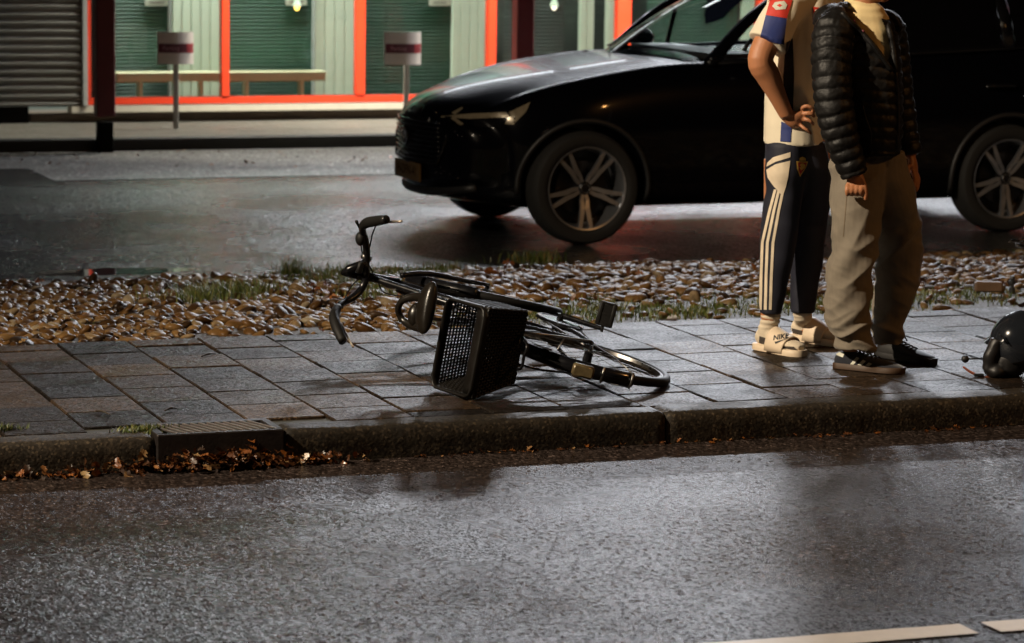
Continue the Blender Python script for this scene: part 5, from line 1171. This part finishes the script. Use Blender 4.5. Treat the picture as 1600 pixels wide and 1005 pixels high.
# socks and slides
for i, (hh, tt, an_, vv) in enumerate((((1184, 546), (1251, 558), (1204, 497), .0), ((1239, 531), (1301, 540), (1254, 490), .22))):
    H_, T_ = F1.g(*hh), F1.g(*tt); d_ = nrm(T_-H_); l_ = np.cross([0, 0, 1], d_); Ln = .27; up = np.array([0, 0, 1.])
    m_ = MB(); A_ = q(*an_, vv); A2 = H_+d_*.055+up*.09
    m_.tube([A_+up*.06, A_, A_*.4+A2*.6, A2, A2-up*.035], [.044, .041, .039, .040, .036], 20, smooth_n=4)
    rg = [[H_+d_*Ln*t+l_*w_*math.cos(a)+up*(.024+zc_+h_*math.sin(a)) for a in np.linspace(0, 2*math.pi, 20, endpoint=False)] for t, w_, zc_, h_ in ((.0, .018, .03, .018), (.04, .030, .035, .032), (.15, .033, .038, .038), (.3, .034, .042, .040), (.45, .038, .034, .034), (.62, .043, .026, .026), (.78, .043, .021, .021), (.9, .036, .018, .018), (.97, .022, .015, .013))]
    m_.loft(rg); so = fuse(m_, 'sock', M_sock, P1, .005, 3); displace(so, lambda c, n: .0016*math.sin(c[2]*260) if c[2] > .1 else .001*mnoise.noise(Vector(c)*60)); bvs = bvh_of(so)
    sl = thing('slide_sandal', None, None, (0, 0, 0)); sl.parent = P1
    m_ = MB(); m_.loft([[H_+d_*(Ln*t*1.06-.012)+l_*w_*s_+up*z_ for s_, z_ in ((-1, .003), (-1.02, .012), (-1, .026), (-.9, .030), (.9, .030), (1, .026), (1.02, .012), (1, .003))] for t, w_ in ((0, .012), (.02, .027), (.08, .036), (.2, .039), (.4, .040), (.6, .048), (.78, .052), (.9, .046), (.97, .032), (1, .012))]); m_.build('sole', M_slide, sl, smooth=50, local=True)
    m_ = MB(); g = []
    for t in np.linspace(.34, .72, 12):
        hh_ = float(np.interp(t, (.3, .45, .62, .78), (.110, .095, .080, .070))); g.append([H_+d_*Ln*(t+.05*math.sin(a))+l_*.052*math.cos(a)+up*(.012+max(0, math.sin(a))**.7*(hh_-.010)) for a in np.linspace(0, math.pi, 18)])
    m_.sheet(g); st = m_.build('strap', M_slide, sl, smooth=True, local=True); md = st.modifiers.new('s', 'SOLIDIFY'); md.thickness = .004; md.offset = 1; bpy.context.view_layer.update(); ev(st); bst = bvh_of(st)
    if i == 0:
        drape_text(F1, bst, 'NIKE', 10.5, 1219.5, 527, R(-8), 'lettering', M_inkb, st, .0015, shear=.25, sx=1.05, bold=.35)
        drape(F1, bst, [(1210.5, 534), (1212, 537.5), (1231, 529), (1214, 533.6), (1211.5, 534)], 'swoosh', M_inkb, st, .0015, 2)
        drape(F1, bvs, [(1210, 552), (1216, 544), (1226, 541), (1240, 542), (1248, 548), (1254, 556), (1252, 562), (1230, 562), (1210, 558)], 'sock_toe', M_sockd, so, .0012)
    drape(F1, bvs, Z([(135, 275), (180, 290), (172, 350), (130, 335)], 1160, 470, 5) if i == 0 else Z([(365, 208), (490, 240), (485, 305), (355, 290)], 1160, 470, 5), 'sock_heel', M_sockd, so, .0015)

# ---- second person: black puffer jacket, baggy khaki jeans
F2 = Frame(gp(1365, 580)); P2 = thing('person', 'person in a black quilted puffer jacket over a cream t-shirt and baggy khaki jeans', 'person', F2.O, -YAW)
q = F2.px; b = MB()
c_h = q(1358, -44, .02); fd = np.array([.93, -.36, 0])
head(b, c_h, fd, 1.0); b.tube([q(1350, -18, .03), q(1350, 8, .03), q(1349, 34, .03), q(1348, 60, .04)], [.056, .057, .064, .10], 20, smooth_n=3)
b.tube([q(1350, 45, .03), q(1355, 110, .03), q(1360, 200, .03), q(1360, 250, .03)], [.10, .12, .11, .12], 20, ell=.8, up=(1, 0, 0))
rs = [q(1302, 48, -.10), q(1299, 110, -.15), q(1304, 172, -.17), q(1318, 225, -.17), q(1335, 272, -.165)]
lsv = [q(1388, 50, .15), q(1398, 115, .19), q(1405, 165, .20), q(1414, 212, .19), q(1424, 244, .17)]
b.tube(rs, [.045, .044, .042, .036, .029], 16, smooth_n=3); b.tube(lsv, [.045, .044, .042, .036, .028], 16, smooth_n=3)
# right fist
b.tube([rs[-1], q(1337, 282, -.165), q(1338, 293, -.165)], [.030, .037, .034], 16, ell=.62, up=(1, 0, 0), smooth_n=3)
for k, x in enumerate((1323.5, 1330.5, 1338, 1345)):
    finger(b, [q(x+1, 288, -.172), q(x, 297, -.190), q(x+.5, 304, -.178), q(x+1, 302, -.155)], .0095)
finger(b, [q(1347, 280, -.175), q(1351, 291, -.180), q(1352.5, 301, -.182), q(1352.5, 311, -.178)], .0100)
# left hand, open and relaxed
b.tube([lsv[-1], q(1426, 256, .165), q(1428, 270, .16)], [.027, .034, .030], 16, ell=.55, up=(.35, 1, 0), smooth_n=3)
for k, (dv, x0, x1, x2, yl_) in enumerate(((-.033, 1426, 1429, 1428, 295), (-.012, 1428, 1432, 1432, 298), (.010, 1430, 1434, 1434, 295), (.030, 1431, 1435, 1434, 289))):
    finger(b, [q(x0, 268, .16+dv), q(x1, 279, .155+dv), q((x1+x2)/2, 288, .15+dv), q(x2, yl_, .145+dv)], .0088)
finger(b, [q(1420, 258, .13), q(1418, 268, .11), q(1420, 276, .105), q(1422, 282, .105)], .0098)
for (hp, kn, an_, vv) in (((1340, 270), (1326, 430), (1330, 548), -.02), ((1385, 270), (1405, 430), (1388, 535), .18)):
    b.tube([q(*hp, .5*vv+.03), q(*kn, vv), q(*an_, vv)], [.085, .058, .038], 16, smooth_n=5)
body2 = fuse(b, 'body', M_skin, P2, .0048, 3); head_parts(P2, c_h, fd)
# jeans
m_ = MB()
rows(F2, m_, [(236, 1305, 1392), (250, 1299, 1392), (280, 1298, 1388), (320, 1299, 1380), (350, 1299, 1374), (400, 1296, 1366), (430, 1292, 1362), (470, 1291, 1358), (500, 1293, 1356), (528, 1301, 1360), (542, 1307, 1364)], [.03, .03, .02, .0, -.01, -.02, -.02, -.03, -.03, -.03, -.03], [.12, .13, .14, .135, .13, .12, .115, .11, .11, .105, .095])
rows(F2, m_, [(236, 1325, 1412), (250, 1325, 1417), (280, 1330, 1425), (320, 1350, 1435), (350, 1370, 1438), (400, 1370, 1438), (440, 1371, 1434), (480, 1366, 1420), (510, 1360, 1412), (537, 1362, 1408)], [.05, .06, .07, .11, .15, .17, .18, .18, .18, .18], [.12, .13, .14, .13, .125, .12, .115, .11, .105, .09])
jn = fuse(m_, 'jeans', M_jeans, P2, .0052, 1)
def jeansf(c, n):
    z = c[2]; lo = max(0, 1-z/.42); kn = math.exp(-((z-.47)/.13)**2); hip = math.exp(-((z-.80)/.10)**2)
    wz = z+.35*c[0]*math.copysign(1, c[0])+.08*mnoise.noise(Vector((c[0]*4, c[1]*4, z*3)))
    n1_ = 1-2*abs(mnoise.noise(Vector((c[0]*3.2, c[1]*3.2, wz*13))))
    n2_ = 1-2*abs(mnoise.noise(Vector((c[0]*4+5, c[1]*4, (z-c[0]*.9)*8))))
    n3_ = mnoise.noise(Vector((c[0]*7, c[1]*7, z*2.0+9)))
    n4_ = 1-2*abs(mnoise.noise(Vector((c[0]*9, c[1]*9, (z+c[0]*.5)*22+3))))
    return (n1_-.4)*.026*lo**.7 + (n2_-.4)*.020*(kn*.9+.35+hip*.5) + .007*n3_ + (n4_-.4)*.008*(lo+.35*kn+.15)
displace(jn, jeansf); bvn = bvh_of(jn)
M_seam = pm('denim_seam', (.15, .11, .07), .9)
drape(F2, bvn, [(1323, 300), (1324.2, 300), (1318.5, 370), (1317.4, 370)], 'side_seam', M_seam, P2, .0015, 6)
drape(F2, bvn, Z([(430, 185), (545, 140), (550, 150), (470, 195)], 1260, 220, 5.02), 'pocket_edge', M_seam, P2, .003, 4)
drape(F2, bvn, [(1356, 244), (1358, 244), (1350, 256), (1347, 255)], 'belt_loop', M_seam, P2, .003, 4)
# t-shirt
m_ = MB(); rows(F2, m_, [(4, 1327, 1373), (14, 1318, 1382), (28, 1308, 1390), (50, 1306, 1396), (100, 1306, 1400), (150, 1310, 1400), (236, 1330, 1398)], .03, [.06, .085, .10, .12, .135, .135, .13]); m_.tube([q(1349, 10, .03)+np.array([.068*math.cos(t), .062*math.sin(t), -.016*math.cos(t)*0-.022*math.cos(t-.4)]) for t in np.linspace(0, 2*math.pi, 28, endpoint=False)], .010, 8, closed=True, cap=False)
tee = fuse(m_, 't_shirt', M_tee, P2, .006, 3); displace(tee, lambda c, n: .007*mnoise.noise(Vector((c[0]*12, c[1]*12, c[2]*5))))
# jacket
m_ = MB(); rows(F2, m_, [(22, 1318, 1378), (34, 1300, 1394), (60, 1290, 1403), (100, 1292, 1408), (150, 1298, 1409), (200, 1312, 1409), (238, 1326, 1406)], [.04, .035, .03, .03, .03, .03, .03], [.10, .135, .155, .165, .165, .16, .15])
m_.tube([q(1318, 42, -.02)]+rs, [.085, .080, .076, .075, .066, .052], 22, smooth_n=4); m_.tube([q(1378, 46, .08)]+lsv, [.08, .072, .066, .062, .055, .046], 20, smooth_n=4)
m_.ell(q(1308, 30, .08), .10, .12, .065, u=24, v=14); m_.ell(q(1322, 22, .0), .06, .10, .05, u=20, v=12)
jk = fuse(m_, 'puffer_jacket', M_puff, P2, .0055, 3)
def seg_t(pts, p):
    best = (9, 0); acc = 0
    for a, c in zip(pts[:-1], pts[1:]):
        d = c-a; L_ = np.linalg.norm(d); t = max(0, min(1, ((p-a)@d)/(L_*L_))); ds = np.linalg.norm(p-a-d*t)
        if ds < best[0]: best = (ds, acc+t*L_)
        acc += L_
    return best
def quilt(c, n):
    p = np.array(c, float); dr_, tr_ = seg_t(rs, p); dl_, tl_ = seg_t(lsv, p)
    wob = .006*mnoise.noise(Vector((p[0]*12, p[1]*12, p[2]*4)))
    if dr_ < .092 and p[0] < -.075 or (dr_ < .085 and p[1] < -.10): t = tr_
    elif dl_ < .075 and p[0] > .10: t = tl_
    elif p[2] > 1.40: return .003*mnoise.noise(Vector(p*25))
    else: t = p[2]+.012*math.sin(p[0]*9)
    s_ = abs(math.sin(math.pi*(t+wob)/.0475))**.6
    return .0085*s_-.004+.004*mnoise.noise(Vector(p*22))+.0022*mnoise.noise(Vector(p*60))
displace(jk, quilt)
Vp = [(1319, 10), (1347, 22), (1376, 26), (1384, 45), (1391, 72), (1394, 108), (1384, 94), (1366, 68), (1342, 42), (1322, 22)]
def inpoly(x, y, P_):
    c_ = False; n_ = len(P_)
    for i in range(n_):
        (x0, y0), (x1, y1) = P_[i], P_[(i+1) % n_]
        if (y0 > y) != (y1 > y) and x < (x1-x0)*(y-y0)/(y1-y0)+x0: c_ = not c_
    return c_
def topx(fr, p): v = fr.w(p)-CO; k = v@_fw; return 800+FPX*(v@_r)/k, 502.5-FPX*(v@_u)/k
bm = bmesh.new(); bm.from_mesh(jk.data); dl = []
for f in bm.faces:
    c_ = f.calc_center_median()
    if c_.y < .04:
        x_, y_ = topx(F2, np.array(c_))
        if inpoly(x_, y_, Vp) or (y_ < 24 and 1324 < x_ < 1378): dl.append(f)
bmesh.ops.delete(bm, geom=dl, context='FACES'); bm.to_mesh(jk.data); bm.free()
bvk = bvh_of(jk)
def onj(x, y, off=.004, bv=None, fr=F2):
    c, d = fr.ray(x, y); h = (bv or bvk).ray_cast(Vector(c), Vector(d))
    if h[0] is None: return None
    n = h[1] if h[1].dot(Vector(d)) < 0 else -h[1]; return np.array(h[0]+n*off)
def edge(name, pts, r, mat, parent, bv=None, fr=F2, off=.002):
    P_ = [onj(x, y, off, bv, fr) for x, y in pts]; P_ = [p for p in P_ if p is not None]
    if len(P_) > 2: m_ = MB(); m_.tube(P_, r, 8, smooth_n=3); return m_.build(name, mat, parent, smooth=True, local=True)
zl = edge('jacket_edge', [(1315, 20), (1328, 34), (1345, 50), (1362, 69), (1378, 90), (1393, 111)], .011, M_puff, P2)
edge('jacket_lining', [(1330, 33), (1340, 42), (1350, 52)], .004, M_maro, zl, off=.012)
edge('jacket_edge', [(1382, 26), (1388, 44), (1394, 70), (1397, 95), (1399, 112)], .013, M_puff, P2)
edge('zip', [(1399, 112), (1402, 150), (1403, 190), (1401, 232)], .006, M_inkb, P2)
edge('pocket_zip', [(1348, 165), (1353, 185), (1360, 205), (1361, 225)], .003, M_inkb, P2)
# shoes
def on_shoe(up, polys, mat, nm): 
    bv = bvh_of(up)
    for p_ in polys: drape(F2, bv, p_, nm, mat, up, .0015, 2)
s_r, u_r = shoe(P2, F2.g(1305, 575), F2.g(1405, 584), .098, 'shoe', M_suede, M_gum)
on_shoe(u_r, [Z(p_, 1160, 470, 5) for p_ in ([(892, 440), (915, 450), (855, 515), (832, 507)], [(942, 462), (965, 474), (903, 532), (878, 522)], [(988, 484), (1014, 494), (950, 547), (924, 537)])], M_shw, 'shoe_stripe')
on_shoe(u_r, [Z([(738, 392), (797, 420), (785, 444), (735, 425)], 1160, 470, 5)], M_shw, 'heel_tab')
s_l, u_l = shoe(P2, F2.g(1373, 557), F2.g(1457, 570), .098, 'shoe', M_blk_s, M_blk_s); tag(s_l, label='black shoe of the rear foot')
# ------------------------------------------------------------------ helmet, pegs, moped at the right edge
M_hel = pm('helmet_gloss', (.012, .014, .018), .12, coat=1.0, rvar=.04)
M_str = pm('orange_strap', (.25, .06, .025), .6)
FH = Frame(gp(1592, 588)); q = FH.px
hm = thing('helmet', 'glossy black open-face helmet with a short peak lying on the sidewalk', 'helmet', FH.O, -YAW)
m_ = MB(); cH = q(1597, 536, 0); A_ = [nrm([1, 0, .25]), np.array([0, 1., 0]), nrm([-.25, 0, 1])]
rg = []
for ph in np.linspace(R(4), R(118), 22):
    rg.append([cH+A_[0]*.132*math.sin(ph)*math.cos(t)+A_[1]*.118*math.sin(ph)*math.sin(t)+A_[2]*.132*math.cos(ph) for t in np.linspace(0, 2*math.pi, 40, endpoint=False)])
m_.loft(rg); sh_o = m_.build('shell', M_hel, hm, smooth=True, local=True)
m_ = MB(); m_.loft([[cH+A_[0]*(-.118-.03*k)*math.cos(t)+A_[1]*.105*math.sin(t)+A_[2]*(.052-.014*k+.002*s_) for t in np.linspace(R(-62), R(62), 16)]+[cH+A_[0]*(-.118-.03*k)*math.cos(t)+A_[1]*.105*math.sin(t)+A_[2]*(.046-.014*k) for t in np.linspace(R(62), R(-62), 16)] for k, s_ in ((0, 1), (.6, 1), (1, .2))]); m_.build('peak', M_hel, hm, smooth=40, local=True)
m_ = MB(); m_.ell(q(1577, 562, 0), .085, .09, .075, u=24, v=14); m_.ell(q(1556, 578, -.03), .050, .06, .036, u=20, v=12); m_.tube([q(1560, 530, -.05), q(1549, 555, -.05), q(1546, 578, -.04)], [.03, .034, .03], 12)
lin = fuse(m_, 'padding', M_blk_s, hm, .006, 3); displace(lin, lambda c, n: .004*mnoise.noise(Vector(c)*30))
m_ = MB(); m_.tube([q(1505, 573, -.03), q(1514, 580, -.035), q(1527, 586, -.04), q(1548, 592, -.045)], [.004, .005, .006, .006], 8, smooth_n=4); m_.build('strap', M_str, hm, smooth=True, local=True)
m_ = MB(); m_.bbox(q(1529, 586, -.045), (.04, .016, .014), .004); m_.build('buckle', M_blk_s, hm, local=True)
m_ = MB(); m_.tube([q(1510, 561, -.03), q(1545, 560, -.02)], .0035, 8); m_.ell(q(1508, 561, -.03), .016, .016, .0155); m_.build('press_stud_strap', M_blk_s, hm, smooth=True, local=True)
m_ = MB(); m_.tube([q(1560, 520, -.105), q(1575, 538, -.112)], .003, 6); m_.build('shell_trim', M_gbk, hm, smooth=True, local=True)

p0 = gz(1544, 462); zz = soil_z(*p0)
m_ = MB(); m_.bbox((p0[0], p0[1], zz+.045), (.135, .05, .05), .006, [EX, EY, [0, 0, 1]]); m_.build('block', pm('brown_block', (.09, .05, .025), .7, var=.4, bump=.6), label='low brown block lying on the pebbles near the right edge', cat='block')
for (x, y0_, y1_, lb) in ((1525, 436, 458, 'small dark peg at the left end of the brown block'), (1581, 428, 459, 'taller dark ribbed peg on the pebbles right of the brown block')):
    g_ = gz(x, y1_); zb_ = soil_z(*g_)+.0; h_ = (y1_-y0_)/345; m_ = MB(); r_ = .013 if y0_ > 430 else .016
    m_.lathe((g_[0], g_[1], zb_), (0, 0, 1), [(r_, 0), (r_, h_*.3), (r_*.6, h_*.38), (r_*.6, h_*.5), (r_*1.1, h_*.58), (r_*1.1, h_*.7), (r_*.7, h_*.78), (r_*.9, h_*.86), (r_*.6, h_), (0, h_)], 18); m_.build('peg', M_plas, smooth=40, label=lb, cat='peg')

# moped, all but its mirror and step beyond the right edge of the photo
o_ = gp(1665, 545); FM = Frame(o_); q = FM.px
mp = thing('moped', 'dark moped at the right edge, only its mirror and a chrome bar showing', 'moped', o_, -YAW)
def mw(u):
    t = thing('wheel', None, None, (u, .0, .22)); t.parent = mp
    m_ = MB(); m_.lathe((0, 0, 0), (0, 1, 0), [(.15, -.04), (.2, -.045), (.22, -.02), (.22, .02), (.2, .045), (.15, .04)], 40, close=True); m_.build('tyre', M_tyre, t, smooth=40, local=True)
    m_ = MB(); m_.lathe((0, 0, 0), (0, 1, 0), [(.15, -.03), (.15, .03), (.04, .04), (.04, -.04)], 32, close=True); m_.build('rim', M_rimd, t, smooth=40, local=True)
mw(.22); mw(1.42)
m_ = MB(); m_.loft([ringz((u, .0, z), a, b, 20) for u, z, a, b in ((1.3, .30, .16, .10), (1.25, .45, .3, .14), (1.2, .62, .34, .15), (1.18, .72, .30, .12))]); m_.build('rear_body', M_hel, mp, smooth=True, local=True)
m_ = MB(); m_.bbox((.72, 0, .27), (.62, .26, .06), .02); m_.build('footboard', M_plas, mp, local=True)
m_ = MB(); m_.loft([[np.array([u-.02, w_*math.cos(a)*-1, z])+[.05*math.sin(a), 0, 0] for a in np.linspace(0, math.pi, 12)]+[np.array([u+.02, w_*math.cos(a), z])+[.05*math.sin(a), 0, 0] for a in np.linspace(0, math.pi, 12)] for u, z, w_ in ((.48, .28, .16), (.42, .5, .2), (.36, .75, .2), (.33, .92, .14))]); m_.build('leg_shield', M_hel, mp, smooth=40, local=True)
m_ = MB(); m_.bbox((1.12, 0, .79), (.62, .24, .09), .035); m_.build('seat', M_blk_s, mp, local=True)
m_ = MB(); m_.tube([(.36, -.32, .98), (.32, -.2, 1.0), (.30, 0, .96), (.32, .2, 1.0), (.36, .32, .98)], .013, 8, smooth_n=3); m_.tube([(.30, 0, .96), (.22, 0, .3)], .02, 8); m_.build('handlebar', M_blk_s, mp, smooth=True, local=True)
mc = q(1604, 164, -.25); m_ = MB(); m_.lathe(mc, nrm([.9, .4, 0]), [(.0, -.012), (.038, -.010), (.044, .0), (.04, .006), (.0, .008)], 24); m_.tube([mc+[.01, 0, -.03], (.33, -.22, 1.0)], .005, 6); m_.build('mirror', M_hel, mp, smooth=40, local=True)
pa, pb = q(1580, 378, -.2), q(1604, 385, -.2); m_ = MB(); m_.tube([q(1587, 382, -.2), q(1602, 386, -.2), q(1625, 394, -.15), (.2, 0, .40)], [.007, .010, .010, .010], 10); m_.tube([q(1576, 378.5, -.2), q(1583, 376, -.2), q(1590, 377, -.2), q(1598, 374, -.2)], [.004, .007, .005, .006], 8); m_.build('chrome_bar', M_chr, mp, smooth=True, local=True)
